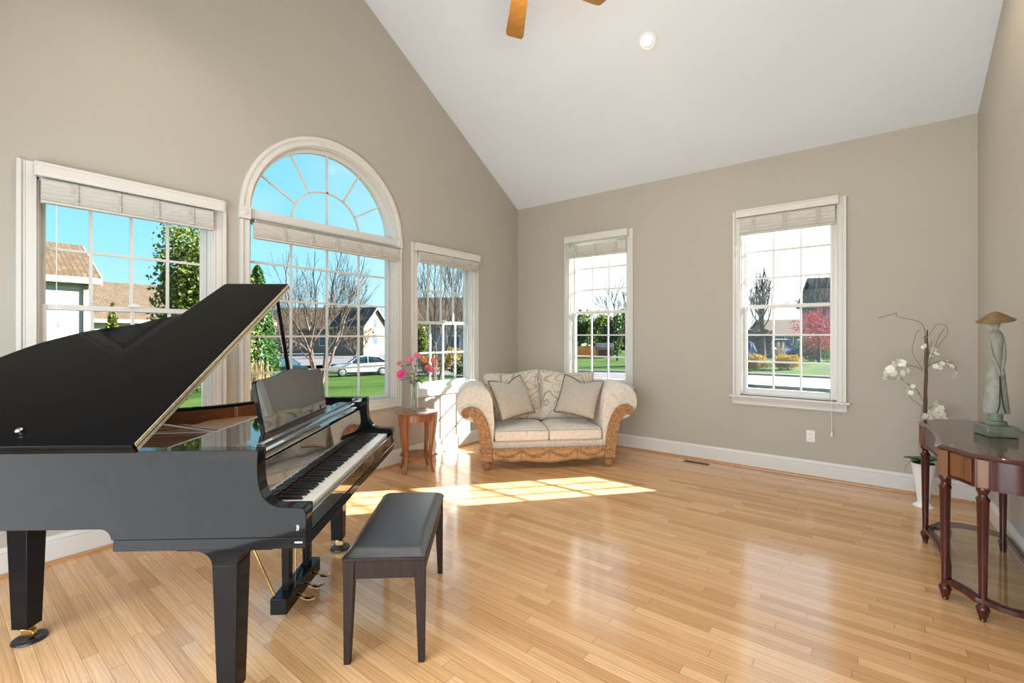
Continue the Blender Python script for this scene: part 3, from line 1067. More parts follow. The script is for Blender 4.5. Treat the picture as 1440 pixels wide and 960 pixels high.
# legs
def piano_leg(u, w, flare):
    m = MB()
    wt, wb = 0.046, 0.035
    zt, zb = 0.55, 0.066
    m.hexa([(u - wb, w - wb, zb), (u + wb, w - wb, zb), (u + wb, w + wb, zb), (u - wb, w + wb, zb), (u - wt, w - wt, zt), (u + wt, w - wt, zt), (u + wt, w + wt, zt), (u - wt, w + wt, zt)])
    lg = m.build('leg', M['lacquer'], piano, bevel=0.003)
    m = MB()
    if flare:
        R = 0.066
        prof = [(-wt, 0.5505)] + [(-wt - R + R * cos(radians(a)), 0.5505 + 0.054 * sin(radians(a))) for a in range(10, 91, 10)] + [(-0.172, 0.6045), (-0.172, 0.6145)]
        prof = prof + [(-a, z) for a, z in prof[::-1]]
        m.prism(prof, lambda a, z: (u + a, w - wt, z), lambda a, z: (u + a, w + wt, z))
        m.build('leg_bracket', M['lacquer'], lg, bevel=0.002)
    else:
        m.quadbox(u - wt, u + wt, w - wt, w + wt, 0.5505, 0.74)
        m.build('leg_block', M['lacquer'], lg)
    m = MB()
    m.lathe([(0.028, 0.066), (0.030, 0.060), (0.024, 0.057), (0.016, 0.054), (0.016, 0.046)][::-1], 16, c=(u, w, 0))
    m.quadbox(u - 0.012, u + 0.034, w - 0.016, w - 0.011, 0.028, 0.052)
    m.quadbox(u - 0.012, u + 0.034, w + 0.011, w + 0.016, 0.028, 0.052)
    m.build('caster_fork', M['brass'], lg, bevel=0.001)
    m = MB()
    m.tube([(u + 0.018, w - 0.010, 0.0305), (u + 0.018, w + 0.010, 0.0305)], 0.020, 18)
    m.build('caster_wheel', M['brass'], lg, bevel=0.003)
    m = MB()
    m.lathe([(0.056, 0.0), (0.062, 0.005), (0.060, 0.012), (0.046, 0.016), (0.032, 0.0100)], 28, c=(u + 0.012, w, 0))
    m.build('caster_cup', M['ebony'], lg, smooth=True)


piano_leg(-0.302, 0.062, True)
piano_leg(-0.33, 1.31, True)
piano_leg(-1.455, 0.47, False)
# pedal lyre
LU = -0.345
m = MB()
m.quadbox(LU - 0.042, LU + 0.038, 0.525, 0.945, 0.05, 0.128)
m.build('pedal_box', M['lacquer'], piano, bevel=0.004)
for w in (0.615, 0.855):
    m = MB()
    m.hexa([(LU - .018, w - .02, .1285), (LU + .018, w - .02, .1285), (LU + .018, w + .02, .1285), (LU - .018, w + .02, .1285), (LU - .022, w - .024, .6145), (LU + .022, w - .024, .6145), (LU + .022, w + .024, .6145), (LU - .022, w + .024, .6145)])
    m.build('lyre_post', M['lacquer'], piano, bevel=0.003)
for w in (0.63, 0.735, 0.84):
    m = MB()
    pts = smoothpath([(LU - 0.01, w, 0.092), (LU + 0.05, w, 0.088), (LU + 0.085, w, 0.072), (LU + 0.115, w, 0.070), (LU + 0.135, w, 0.078)], 5)
    m.tube(pts, [0.010 + 0.004 * i / len(pts) for i in range(len(pts))], 10, flat=(0.45, 1.3))
    m.build('pedal', M['brass'], piano, smooth=True)
for w in (0.56, 0.91):
    m = MB()
    m.tube([(LU - 0.03, w, 0.11), (LU - 0.24, w - 0.01, 0.61)], 0.006, 8)
    m.build('lyre_brace', M['brass'], piano)
for w in (0.69, 0.735, 0.78):
    m = MB()
    m.tube([(LU - 0.03, w, 0.12), (LU - 0.03, w, 0.614)], 0.004, 6)
    m.build('pedal_rod', M['brass'], piano)
# marks on the bass cheek: a small pale monogram-like emblem and a pale strip below it
m = MB()
e0 = Vector((-0.028, -0.0012, 0.693))
for dx in (-0.004, 0.004):
    m.tube([e0 + Vector((dx - .0025, 0, 0.011)), e0 + Vector((dx * 0.2, 0, 0.0)), e0 + Vector((dx - .0025, 0, -0.012))], 0.0008, 6)
m.tube([e0 + Vector((0.004 * cos(a), 0, 0.008 * sin(a))) for a in [radians(20 * i) for i in range(18)]], 0.0007, 6)
m.build('emblem', M['steel'], piano)
m = MB()
m.quadbox(-0.040, -0.012, -0.0012, 0.0, 0.636, 0.6415)
m.build('name_strip', M['steel'], piano)

# ================================================================== BENCH
bench = thing('piano_bench', 'black leather topped piano bench with tapered legs beside the keyboard', 'bench', (2.103, -3.842, 0), radians(40.0))
bx, by = 0.177, 0.378
m = MB()
m.quadbox(-bx, bx, -by, by, 0.438, 0.455)
m.build('seat_frame', M['benchwood'], bench, bevel=0.004)


def cush(u, v):
    a, b = u * 2 - 1, v * 2 - 1
    X, Y = (bx - 0.004) * a, (by - 0.004) * b
    ex = min(1, (1 - abs(a)) * bx / 0.045)
    ey = min(1, (1 - abs(b)) * by / 0.045)
    e = min(ex, ey)
    h = 0.4555 + 0.028 * (1 - (1 - e) ** 2) + 0.010 * (1 - a * a) * (1 - b * b)
    return (X, Y, h)


m = MB()
m.grid(cush, 24, 40)
m.build('seat_cushion', M['leather'], bench, smooth=True)
for a in (-1, 1):
    m = MB()
    m.quadbox(a * (bx - 0.02) - 0.009, a * (bx - 0.02) + 0.009, -by + 0.05, by - 0.05, 0.362, 0.4375)
    m.build('side_apron', M['benchwood'], bench, bevel=0.002)
for a in (-1, 1):
    m = MB()
    m.quadbox(-bx + 0.05, bx - 0.05, a * (by - 0.02) - 0.009, a * (by - 0.02) + 0.009, 0.362, 0.4375)
    m.build('end_apron', M['benchwood'], bench, bevel=0.002)
for sx in (-1, 1):
    for sy in (-1, 1):
        X, Y = sx * (bx - 0.028), sy * (by - 0.028)
        m = MB()
        t, b = 0.024, 0.0135
        ox, oy = sx * 0.008, sy * 0.008
        m.hexa([(X + ox - b, Y + oy - b, 0), (X + ox + b, Y + oy - b, 0), (X + ox + b, Y + oy + b, 0), (X + ox - b, Y + oy + b, 0), (X - t, Y - t, .4375), (X + t, Y - t, .4375), (X + t, Y + t, .4375), (X - t, Y + t, .4375)])
        m.build('leg', M['benchwood'], bench, bevel=0.002)

# ================================================================== SIDE TABLE
st = thing('side_table', 'round cherry side table with curved legs and lower shelf below the vase', 'table', (0.312, -2.195, 0), radians(60))
m = MB()
m.lathe([(0.19, 0.597), (0.212, 0.597), (0.222, 0.601), (0.226, 0.607), (0.222, 0.612), (0.212, 0.615), (0.10, 0.617)], 56)
m.build('tabletop', M['cherry'], st, smooth=True, angle=30)
m = MB()
prof = [(0.165, 0.525), (0.192, 0.525), (0.192, 0.5965), (0.165, 0.5965)]
N = 48
rings = [[m.bm.verts.new((r * cos(2 * pi * i / N), r * sin(2 * pi * i / N), z)) for r, z in prof] for i in range(N)]
for i in range(N):
    for j in range(4):
        m.bm.faces.new([rings[i][j], rings[i][(j + 1) % 4], rings[(i + 1) % N][(j + 1) % 4], rings[(i + 1) % N][j]])
m.build('apron', M['cherry'], st, smooth=True)
for sx in (-1, 1):
    for sy in (-1, 1):
        d = Vector((sx * 0.74, sy * 0.70, 0)).normalized()
        q = Vector((-d.y, d.x, 0))
        path = [(0.186, 0.596), (0.186, 0.53), (0.184, 0.45), (0.175, 0.33), (0.163, 0.22), (0.163, 0.14), (0.175, 0.06), (0.200, 0.0)]
        wid = [0.024, 0.024, 0.021, 0.018, 0.016, 0.014, 0.012, 0.011]
        m = MB()
        path2 = smoothpath([(r, z, w) for (r, z), w in zip(path, wid)], 4)
        ring = []
        for p in path2:
            c = d * p.x + Vector((0, 0, p.y))
            w = p.z
            ring.append([m.bm.verts.new(c + d * a * w + q * b * w) for a, b in ((-1, -1), (1, -1), (1, 1), (-1, 1))])
        for r0, r1 in zip(ring, ring[1:]):
            for j in range(4):
                m.bm.faces.new([r0[j], r0[(j + 1) % 4], r1[(j + 1) % 4], r1[j]])
        m.bm.faces.new(ring[0]); m.bm.faces.new(ring[-1])
        m.build('leg', M['cherry'], st, bevel=0.003)
m = MB()
m.lathe([(0.13, 0.155), (0.168, 0.155), (0.174, 0.161), (0.174, 0.166), (0.168, 0.170), (0.05, 0.170)], 40)
m.build('shelf', M['cherry'], st, smooth=True, angle=30)

# ---- vase and cut flowers
VC = Vector((0.300, -2.215, 0.6172))
vase = thing('bud_vase', 'slim clear glass vase standing on the round side table', 'vase', VC)
m = MB()
m.lathe([(0.0, 0.0), (0.034, 0.0), (0.036, 0.006), (0.034, 0.05), (0.033, 0.16), (0.036, 0.25), (0.042, 0.275), (0.040, 0.275), (0.033, 0.25), (0.029, 0.16), (0.030, 0.05), (0.028, 0.022), (0.0, 0.02)], 28)
m.build('vase_body', M['vaseglass'], vase, smooth=True)
m = MB()
m.lathe([(0.0, 0.023), (0.027, 0.024), (0.0285, 0.05), (0.0280, 0.12), (0.0, 0.1205)], 20)
m.build('water', M['vaseglass'], vase, smooth=True)


def bloom(m, c, r, n_layers=4, T=None, open_=0.9):
    """layered cupped petals"""
    for L in range(n_layers):
        f = (L + 1) / n_layers
        np_ = 4 + L * 2
        for i in range(np_):
            a = 2 * pi * (i + 0.5 * L) / np_ + random.uniform(-.15, .15)
            pr = r * (0.45 + 0.55 * f)
            tilt = radians(18 + 62 * f * open_)
            w = pr * 0.62

            def P(u, v):
                x = (u - 0.5) * 2 * w * (sin(pi * min(0.97, 0.12 + 0.8 * v)) ** 0.6)
                h = v * pr
                out = sin(tilt * v) * h
                up = cos(tilt * v * 0.9) * h - 0.25 * pr * (1 - f)
                out += -0.25 * (x * x) / max(pr, 1e-4)
                return Vector((cos(a) * out - sin(a) * x, sin(a) * out + cos(a) * x, up))
            vs = [[m.bm.verts.new(c + (T @ P(u / 3, v / 3))) for v in range(4)] for u in range(4)]
            for u in range(3):
                for v in range(3):
                    m.bm.faces.new([vs[u][v], vs[u + 1][v], vs[u + 1][v + 1], vs[u][v + 1]])


def leafshape(m, base, d, side, L, W, droop=0.3):
    d = d.normalized()
    side = (side - d * side.dot(d)).normalized()
    up = d.cross(side)
    n = 5
    row = []
    for i in range(n + 1):
        t = i / n
        w = W * sin(pi * (0.08 + 0.92 * t)) ** 0.8
        c = base + d * (L * t) - Vector((0, 0, droop * L * t * t))
        row.append([m.bm.verts.new(c - side * w + up * w * .3), m.bm.verts.new(c), m.bm.verts.new(c + side * w + up * w * .3)])
    for r0, r1 in zip(row, row[1:]):
        for j in range(2):
            m.bm.faces.new([r0[j], r0[j + 1], r1[j + 1], r1[j]])


FLW = [((566, 527), 0.058, 'petalrose', 'large deep pink bloom lowest on the left of the vase'),
       ((577, 508), 0.048, 'petalpink', 'pink bloom just left of the bouquet centre'),
       ((587, 501), 0.042, 'petalpink', 'pale pink upright bloom at the top of the bouquet'),
       ((562, 511), 0.030, 'petalcoral', 'small coral bud farthest left in the bouquet'),
       ((597, 507), 0.034, 'petalcoral', 'coral red flower above the big bloom right of the vase'),
       ((603, 520), 0.056, 'petalpink', 'large pink bloom low on the right of the vase'),
       ((609, 508), 0.036, 'petalpink', 'small pink flower farthest right in the bouquet'),
       ((613, 519), 0.026, 'petalpeach', 'small peach flower on the right edge of the bouquet')]
for k, ((px, py), r, mt, lab) in enumerate(FLW):
    dd = 4.62 + (0.07 if k % 2 else -0.06)
    P = at(px, py, dd)
    neck = VC + Vector((random.uniform(-.012, .012), random.uniform(-.012, .012), 0.262))
    base = VC + Vector((random.uniform(-.014, .014), random.uniform(-.014, .014), 0.03))
    dirv = (P - neck).normalized()
    fl_ = thing('cut_flower', lab, 'flower', P, 0, 'cut flowers in the glass vase')
    path = smoothpath([base - P, neck - P, (neck - P) * 0.45 + Vector((0, 0, 0.012)), -dirv * r * 0.3], 5)
    m = MB()
    m.tube(path, 0.0028, 6)
    m.build('stem', M['stem'], fl_)
    rot = Vector((0, 0, 1)).rotation_difference((dirv * 0.6 - FW * 0.75 + Vector((0, 0, 0.25))).normalized()).to_matrix()
    m = MB()
    bloom(m, Vector((0, 0, 0)) - (rot @ Vector((0, 0, r * 0.25))), r * 1.08, 4 if r > .04 else 3, rot, 0.62)
    m.build('bloom', M[mt], fl_, smooth=True)
    m = MB()
    for j in range(5 if r > 0.035 else 3):
        t = (neck - P) * (0.15 + 0.17 * j)
        a = random.uniform(0, 2 * pi)
        leafshape(m, t, Vector((cos(a), sin(a), 0.25)), Vector((0, 0, 1)).cross(Vector((cos(a), sin(a), 0))), 0.085 + random.uniform(0, .04), 0.019)
    m.build('leaf', M['leaf'], fl_)

# ================================================================== LOVESEAT
# local frame: x along the width, y to the back, z up
SA = radians(44.03)
sofa = thing('loveseat', 'cream damask loveseat with rolled arms and carved wood trim in the corner', 'sofa', (1.383, -1.312, 0), SA)
SD = 0.76
m = MB()
m.quadbox(-0.60, 0.60, 0.03, SD, 0.175, 0.287)
m.build('seat_deck', M['damask'], sofa, bevel=0.015)
# carved front rail with scalloped lower edge
low = smooth2([(-0.60, 0.105), (-0.50, 0.10), (-0.40, 0.082), (-0.28, 0.088), (-0.14, 0.075), (0, 0.064), (0.14, 0.075), (0.28, 0.088), (0.40, 0.082), (0.50, 0.10), (0.60, 0.105)], 5)
m = MB()
m.prism(low + [(0.60, 0.215), (-0.60, 0.215)], lambda x, z: (x, -0.012, z), lambda x, z: (x, 0.029, z))
rail = m.build('carved_rail', M['carvedpale'], sofa, bevel=0.003)
m = MB()
m.quadbox(-0.60, 0.60, -0.024, -0.0125, 0.196, 0.222)
m.tube([(x, -0.016, z + 0.008) for x, z in low], 0.008, 6)
for c in (-0.45, -0.15, 0.15, 0.45):
    for k in range(2):
        pts = [(c + 0.14 * (t / 10 - 1), -0.016, 0.185 - 0.055 * (1 - (t / 10 - 1) ** 2) + 0.012 * k) for t in range(21)]
        m.tube(pts, 0.007, 6)
    for s_ in range(7):
        t = s_ / 3 - 1
        m.ball((c + 0.12 * t, -0.018, 0.178 - 0.055 * (1 - t * t)), 0.013, 1)
for c in (-0.30, 0.0, 0.30):
    m.ball((c, -0.018, 0.178), 0.014, 1)
    m.tube([(c, -0.016, 0.175), (c, -0.016, 0.105)], [0.009, 0.005], 6)
m.build('garland', M['carved'], rail, smooth=True)


def arm(sg):
    """rolled arm: outline of the roll, neck and inner face, swept to the back"""
    cx, cz, r = 0.785, 0.690, 0.192
    o = []
    o += [(0.600, 0.20), (0.582, 0.35), (0.578, 0.50), (0.588, 0.62)]
    o += [(cx + r * cos(radians(a)), cz + r * sin(radians(a))) for a in range(165, -106, -15)]
    o += [(0.715, 0.475), (0.690, 0.40), (0.690, 0.20)]
    o = smooth2(o, 2)
    m = MB()
    y0, y1 = 0.004, SD - 0.02
    rings = []
    for y, f, dz in ((y0, 0.955, 0), (y0 + 0.02, 1.0, 0), (0.3, 1.0, 0.004), (0.6, 0.985, 0.0), (y1 - 0.02, 0.97, 0), (y1, 0.93, 0)):
        rings.append([m.bm.verts.new((sg * (0.70 + (x - 0.70) * f), y, 0.55 + (z - 0.55) * f + dz)) for x, z in o])
    n = len(o)
    for r0, r1 in zip(rings, rings[1:]):
        for j in range(n):
            m.bm.faces.new([r0[j], r0[(j + 1) % n], r1[(j + 1) % n], r1[j]])
    m.bm.faces.new(rings[0]); m.bm.faces.new(rings[-1])
    a = m.build('arm', M['damask'], sofa, smooth=True, angle=60)
    # carved facing: volute that runs down the front of the arm
    cl = smoothpath([(0.858, 0.575, 0), (0.835, 0.592, 0), (0.838, 0.622, 0), (0.866, 0.637, 0), (0.898, 0.622, 0), (0.905, 0.588, 0)], 4)
    pth = smooth2([(0.872, 0.612), (0.835, 0.622), (0.788, 0.602), (0.745, 0.552), (0.712, 0.485), (0.690, 0.405), (0.674, 0.31), (0.660, 0.18)], 6)
    m = MB()
    L, R = [], []
    for i, p in enumerate(pth):
        q0, q1 = Vector(pth[max(i - 1, 0)]), Vector(pth[min(i + 1, len(pth) - 1)])
        d = (q1 - q0).normalized()
        nn = Vector((-d.y, d.x))
        w = 0.032 + 0.022 * min(1, i / (len(pth) * 0.35))
        L.append((p[0] + nn.x * w, p[1] + nn.y * w)); R.append((p[0] - nn.x * w, p[1] - nn.y * w))
    for side in (0, 1):
        pass
    y0, y1 = -0.024, 0.012
    vs = [[m.bm.verts.new((sg * a_[0], y, a_[1])) for a_ in (l, r_) for y in (y0, y1)] for l, r_ in zip(L, R)]
    for v0, v1 in zip(vs, vs[1:]):
        for a_, b_ in ((0, 1), (1, 3), (3, 2), (2, 0)):
            m.bm.faces.new([v0[a_], v0[b_], v1[b_], v1[a_]])
    m.bm.faces.new([vs[-1][i] for i in (0, 1, 3, 2)])
    m.bm.faces.new([vs[0][i] for i in (0, 1, 3, 2)])
    fc = m.build('arm_facing', M['carved'], sofa, smooth=True, angle=40)
    m = MB()
    m.lathe([(0.0, 0), (0.050, 0), (0.052, 0.006), (0.050, 0.042), (0.040, 0.046), (0.0, 0.046)], 28, T=lambda p: Vector((sg * (0.872 + p.x), 0.014 - p.z, 0.598 + p.y)))
    m.build('volute', M['carved'], fc, smooth=True)
    m = MB()
    for edge in (L[3:], R[3:]):
        m.tube([(sg * x, -0.024, z) for x, z in edge], 0.007, 6)
    m.tube([(sg * (0.872 + (0.046 - 0.0022 * t) * cos(radians(20 * t + 90))), -0.033, 0.598 + (0.046 - 0.0022 * t) * sin(radians(20 * t + 90))) for t in range(18)], 0.006, 6)
    for i in range(4, len(pth) - 1, 3):
        m.ball((sg * pth[i][0], -0.024, pth[i][1]), 0.017, 1, sc=(1, 0.5, 1.25))
    m.build('relief', M['carved'], fc, smooth=True)
    m = MB()
    m.quadbox(sg * 0.660 - 0.056, sg * 0.660 + 0.056, -0.026, 0.085, 0.092, 0.178)
    b = m.build('corner_block', M['carved'], sofa, bevel=0.006)
    for yy in (0.03, SD - 0.07):
        m = MB()
        m.lathe([(0.022, 0.0), (0.030, 0.004), (0.040, 0.022), (0.050, 0.048), (0.052, 0.066), (0.044, 0.076), (0.046, 0.084), (0.040, 0.0915)], 20, c=(sg * 0.660, yy, 0))
        for j in range(10) if yy < 0.1 else ():
            t = 2 * pi * j / 10
            m.tube([(sg * 0.66 + 0.030 * cos(t), yy + 0.030 * sin(t), 0.008), (sg * 0.66 + 0.050 * cos(t), yy + 0.050 * sin(t), 0.05), (sg * 0.66 + 0.050 * cos(t), yy + 0.050 * sin(t), 0.068)], 0.007, 5)
        m.build('foot', M['carved'], sofa, smooth=True)


arm(-1)
arm(1)
m = MB()
prof = smooth2([(-0.66, 0.175), (-0.67, 0.60), (-0.65, 0.74), (-0.5, 0.80), (0, 0.84), (0.5, 0.80), (0.65, 0.74), (0.67, 0.60), (0.66, 0.175)], 5)
m.prism(prof, lambda x, z: (x, 0.63 + (z - 0.3) * 0.10, z), lambda x, z: (x, 0.76 + (z - 0.3) * 0.10, z))
m.build('back_frame', M['damask'], sofa, bevel=0.03, seg=3)


def cushion_fn(x0, x1, y0, y1, z0, z1, crown=0.03, rr=0.035):
    def f(u, v):
        return None
    return f


def box_cushion(name, x0, x1, y0, y1, z0, z1, mat, parent, crown=0.035):
    m = MB()
    nx, ny = 14, 14
    def surf(s, t, top):
        a, b = s * 2 - 1, t * 2 - 1
        e = 0.94 + 0.06 * 1
        X = (x0 + x1) / 2 + (x1 - x0) / 2 * a
        Y = (y0 + y1) / 2 + (y1 - y0) / 2 * b
        z = z1 + crown * (1 - a ** 4) * (1 - b ** 4) if top else z0
        return (X, Y, z)
    vt = [[m.bm.verts.new(surf(i / nx, j / ny, True)) for j in range(ny + 1)] for i in range(nx + 1)]
    vb = [[m.bm.verts.new(surf(i / nx, j / ny, False)) for j in range(ny + 1)] for i in range(nx + 1)]
    for i in range(nx):
        for j in range(ny):
            m.bm.faces.new([vt[i][j], vt[i + 1][j], vt[i + 1][j + 1], vt[i][j + 1]])
            m.bm.faces.new([vb[i][j], vb[i][j + 1], vb[i + 1][j + 1], vb[i + 1][j]])
    per = [(i, 0) for i in range(nx)] + [(nx, j) for j in range(ny)] + [(i, ny) for i in range(nx, 0, -1)] + [(0, j) for j in range(ny, 0, -1)]
    for (a, b), (c, d) in zip(per, per[1:] + per[:1]):
        m.bm.faces.new([vt[a][b], vt[c][d], vb[c][d], vb[a][b]])
    o = m.build(name, mat, parent, bevel=0.022, seg=3)
    m = MB()
    for z in (z1 - 0.004, z0 + 0.006):
        q = [(x0 + .012, y0 - .001, z), (x1 - .012, y0 - .001, z)]
        m.tube(q, 0.005, 6)
    m.build('piping', M['pillow'], o)
    return o


box_cushion('seat_cushion', -0.575, -0.004, -0.012, 0.56, 0.290, 0.408, M['damask'], sofa)
box_cushion('seat_cushion', 0.004, 0.575, -0.012, 0.56, 0.290, 0.408, M['damask'], sofa)


def pillow(m, w, h, t, dent=0.0, n=18, T=None, pinch=0.06):
    """square soft pillow; dent = chop in the top edge"""
    vs = {}
    for side in (1, -1):
        for i in range(n + 1):
            for j in range(n + 1):
                a, b = i / n * 2 - 1, j / n * 2 - 1
                edge = abs(a) == 1 or abs(b) == 1
                if edge and side == -1:
                    continue
                x = w / 2 * a * (1 - pinch * (1 - abs(b) ** 2) * abs(a))
                z = h / 2 * b * (1 - pinch * (1 - abs(a) ** 2) * abs(b))
                if b > 0:
                    z -= dent * h * math.exp(-(a / 0.42) ** 2) * b * b
                y = side * t / 2 * ((1 - a ** 2) * (1 - b ** 2)) ** 0.42
                p = Vector((x, y, z))
                vs[(side, i, j)] = m.bm.verts.new(T(p) if T else p)
    g = lambda s_, i, j: vs.get((s_, i, j)) or vs[(1, i, j)]
    for side in (1, -1):
        for i in range(n):
            for j in range(n):
                m.bm.faces.new([g(side, i, j), g(side, i + 1, j), g(side, i + 1, j + 1), g(side, i, j + 1)])
    rim_ = [(i, 0) for i in range(n)] + [(n, j) for j in range(n)] + [(i, n) for i in range(n, 0, -1)] + [(0, j) for j in range(n, 0, -1)]
    return [vs[(1, i, j)].co.copy() for i, j in rim_]


def pillow_T(c, lean, roll, yaw=0.0):
    R = Matrix.Rotation(yaw, 3, 'Z') @ Matrix.Rotation(-lean, 3, 'X') @ Matrix.Rotation(roll, 3, 'Y')
    return lambda p: R @ p + Vector(c)


for cx, roll, wd, hh, dn in ((-0.322, -0.07, 0.66, 0.58, 0.04), (0.322, 0.05, 0.66, 0.58, 0.04)):
    m = MB()
    edge = pillow(m, wd, hh, 0.22, dn, T=pillow_T((cx, 0.535, 0.695), radians(13), roll), pinch=0.025)
    bc = m.build('back_cushion', M['damaskbold'], sofa, smooth=True, angle=80)
    m = MB()
    m.tube(edge + edge[:1], 0.0045, 6, caps=False)
    m.build('piping', M['pillow'], bc, smooth=True)

SM = Matrix.Translation((1.383, -1.312, 0)) @ Matrix.Rotation(SA, 4, 'Z')
for c, lean, roll, yaw, lab in (((-0.375, 0.20, 0.728), 27, -0.10, 0.52, 'taupe square pillow with brown cord edge leaning on the loveseat arm near the vase'),
                                ((0.375, 0.20, 0.724), 27, 0.14, -0.52, 'taupe square pillow with brown cord edge leaning on the arm below the window')):
    T0 = pillow_T((0, 0, 0), radians(lean), roll, yaw)
    P = SM @ Vector(c)
    pr = thing('throw_pillow', lab, 'pillow', P, SA, 'throw pillows on the loveseat')
    m = MB()
    edge = pillow(m, 0.46, 0.45, 0.15, 0.13, T=T0)
    m.build('pillow_body', M['pillow'], pr, smooth=True, angle=80)
    m = MB()
    m.tube(edge + edge[:1], 0.008, 6, caps=False)
    m.build('cord_trim', M['cord'], pr, smooth=True)

# ================================================================== CONSOLE TABLE
CT = (4.53, -1.62)
con = thing('console_table', 'dark mahogany console table with turned legs and glass shelf by right wall', 'table', (CT[0], CT[1], 0))
XW = 4.742 - CT[0]


def halfplan(ins=0.0):
    """front-centre to the wall, for y >= 0 side; x towards the wall"""
    P = [(-0.205, 0.0), (-0.208, 0.10), (-0.216, 0.22), (-0.234, 0.33), (-0.240, 0.415), (-0.232, 0.432), (-0.205, 0.455), (-0.170, 0.505), (-0.145, 0.565), (-0.128, 0.583), (-0.098, 0.590), (-0.06, 0.618), (0.0, 0.640), (0.08, 0.635), (0.15, 0.605), (XW, 0.57)]
    if ins == 0:
        return P
    out = []
    for i, p in enumerate(P):
        a = Vector(P[max(i - 1, 0)]); b = Vector(P[min(i + 1, len(P) - 1)])
        d = (b - a).normalized()
        nn = Vector((d.y, -d.x))
        out.append((min(XW, p[0] + nn.x * ins), max(0, p[1] + nn.y * ins)))
    return out


def plan(ins=0.0):
    h = halfplan(ins)
    return [(x, y) for x, y in h] + [(x, -y) for x, y in h[::-1][:-1]]


m = MB()
P = plan(0)
rings = []
for ins, z in ((0.012, 0.797), (0.0, 0.801), (-0.004, 0.807), (0.001, 0.813), (0.008, 0.8165), (0.012, 0.820)):
    rings.append([m.bm.verts.new((x, y, z)) for x, y in plan(ins)])
n = len(P)
for r0, r1 in zip(rings, rings[1:]):
    for j in range(n):
        m.bm.faces.new([r0[j], r0[(j + 1) % n], r1[(j + 1) % n], r1[j]])
f1 = m.bm.faces.new(rings[0]); f2 = m.bm.faces.new(rings[-1])
f1.normal_update(); f2.normal_update()
bmesh.ops.triangulate(m.bm, faces=[f1, f2])
m.build('tabletop', M['mahogtop'], con, smooth=True, angle=25)


def planring(m, ins0, ins1, z0, z1):
    a, b = plan(ins0), plan(ins1)
    n = len(a)
    V = [[m.bm.verts.new((x, y, z)) for x, y in pl] for pl, z in ((a, z0), (a, z1), (b, z1), (b, z0))]
    for k in range(4):
        r0, r1 = V[k], V[(k + 1) % 4]
        for j in range(n):
            m.bm.faces.new([r0[j], r0[(j + 1) % n], r1[(j + 1) % n], r1[j]])


m = MB()
planring(m, 0.022, 0.042, 0.655, 0.7965)
m.build('apron', M['mahog'], con, smooth=True, angle=30)
m = MB()
planring(m, 0.016, 0.0215, 0.655, 0.663)
m.build('apron_bead', M['mahog'], con, smooth=True, angle=30)
# paler veneer panels on the side drawer fronts
for sg in (-1, 1):
    h = halfplan(0.0195)
    seg = h[6:9]
    m = MB()
    a = [m.bm.verts.new((x, sg * y, z)) for x, y in seg for z in (0.672, 0.788)]
    hh = halfplan(0.0225)[6:9]
    b = [m.bm.verts.new((x, sg * y, z)) for x, y in hh for z in (0.672, 0.788)]
    for i in range(len(seg) - 1):
        m.bm.faces.new([a[2 * i], a[2 * i + 2], a[2 * i + 3], a[2 * i + 1]])
    for i in range(len(seg) - 1):
        m.bm.faces.new([a[2 * i + 1], a[2 * i + 3], b[2 * i + 3], b[2 * i + 1]])
        m.bm.faces.new([a[2 * i], b[2 * i], b[2 * i + 2], a[2 * i + 2]])
    m.build('drawer_front', M['mahoglite'], con, smooth=True)
LEGS = [(-0.205, 0.405, 1), (-0.205, -0.405, 1), (-0.08, 0.552, 1), (-0.088, -0.552, 1), (0.178, 0.53, 0), (0.178, -0.53, 0)]
for (x, y, blk) in LEGS:
    m = MB()
    m.lathe([(r_ * 0.68, z_) for r_, z_ in [(0.016, 0.0), (0.022, 0.006), (0.0185, 0.012), (0.024, 0.022), (0.033, 0.045), (0.039, 0.062), (0.033, 0.072), (0.024, 0.080), (0.023, 0.13), (0.0245, 0.20), (0.034, 0.585),
             (0.037, 0.590), (0.039, 0.598), (0.034, 0.604), (0.026, 0.612), (0.024, 0.622), (0.031, 0.632), (0.038, 0.642), (0.035, 0.655), (0.024, 0.6555)]], 20, c=(x, y, 0))
    lg = m.build('leg', M['mahog'], con, smooth=True, angle=35)
    if blk:
        m = MB()
        rz = atan2(y, x)
        R = Matrix.Translation((x + 0.008 * cos(rz), y + 0.008 * sin(rz), 0)) @ Matrix.Rotation(rz, 4, 'Z')
        m.quadbox(-0.0215, 0.0215, -0.0215, 0.0215, 0.6565, 0.7955, T=R)
        m.build('leg_block', M['mahoglite'], lg, bevel=0.003)
m = MB()
planring(m, 0.022, 0.062, 0.088, 0.112)
m.build('shelf_frame', M['mahog'], con, bevel=0.004)
m = MB()
m.prism(plan(0.058), lambda x, y: (x, y, 0.1125), lambda x, y: (x, y, 0.1175))
m.build('glass_shelf', M['shelfglass'], con)

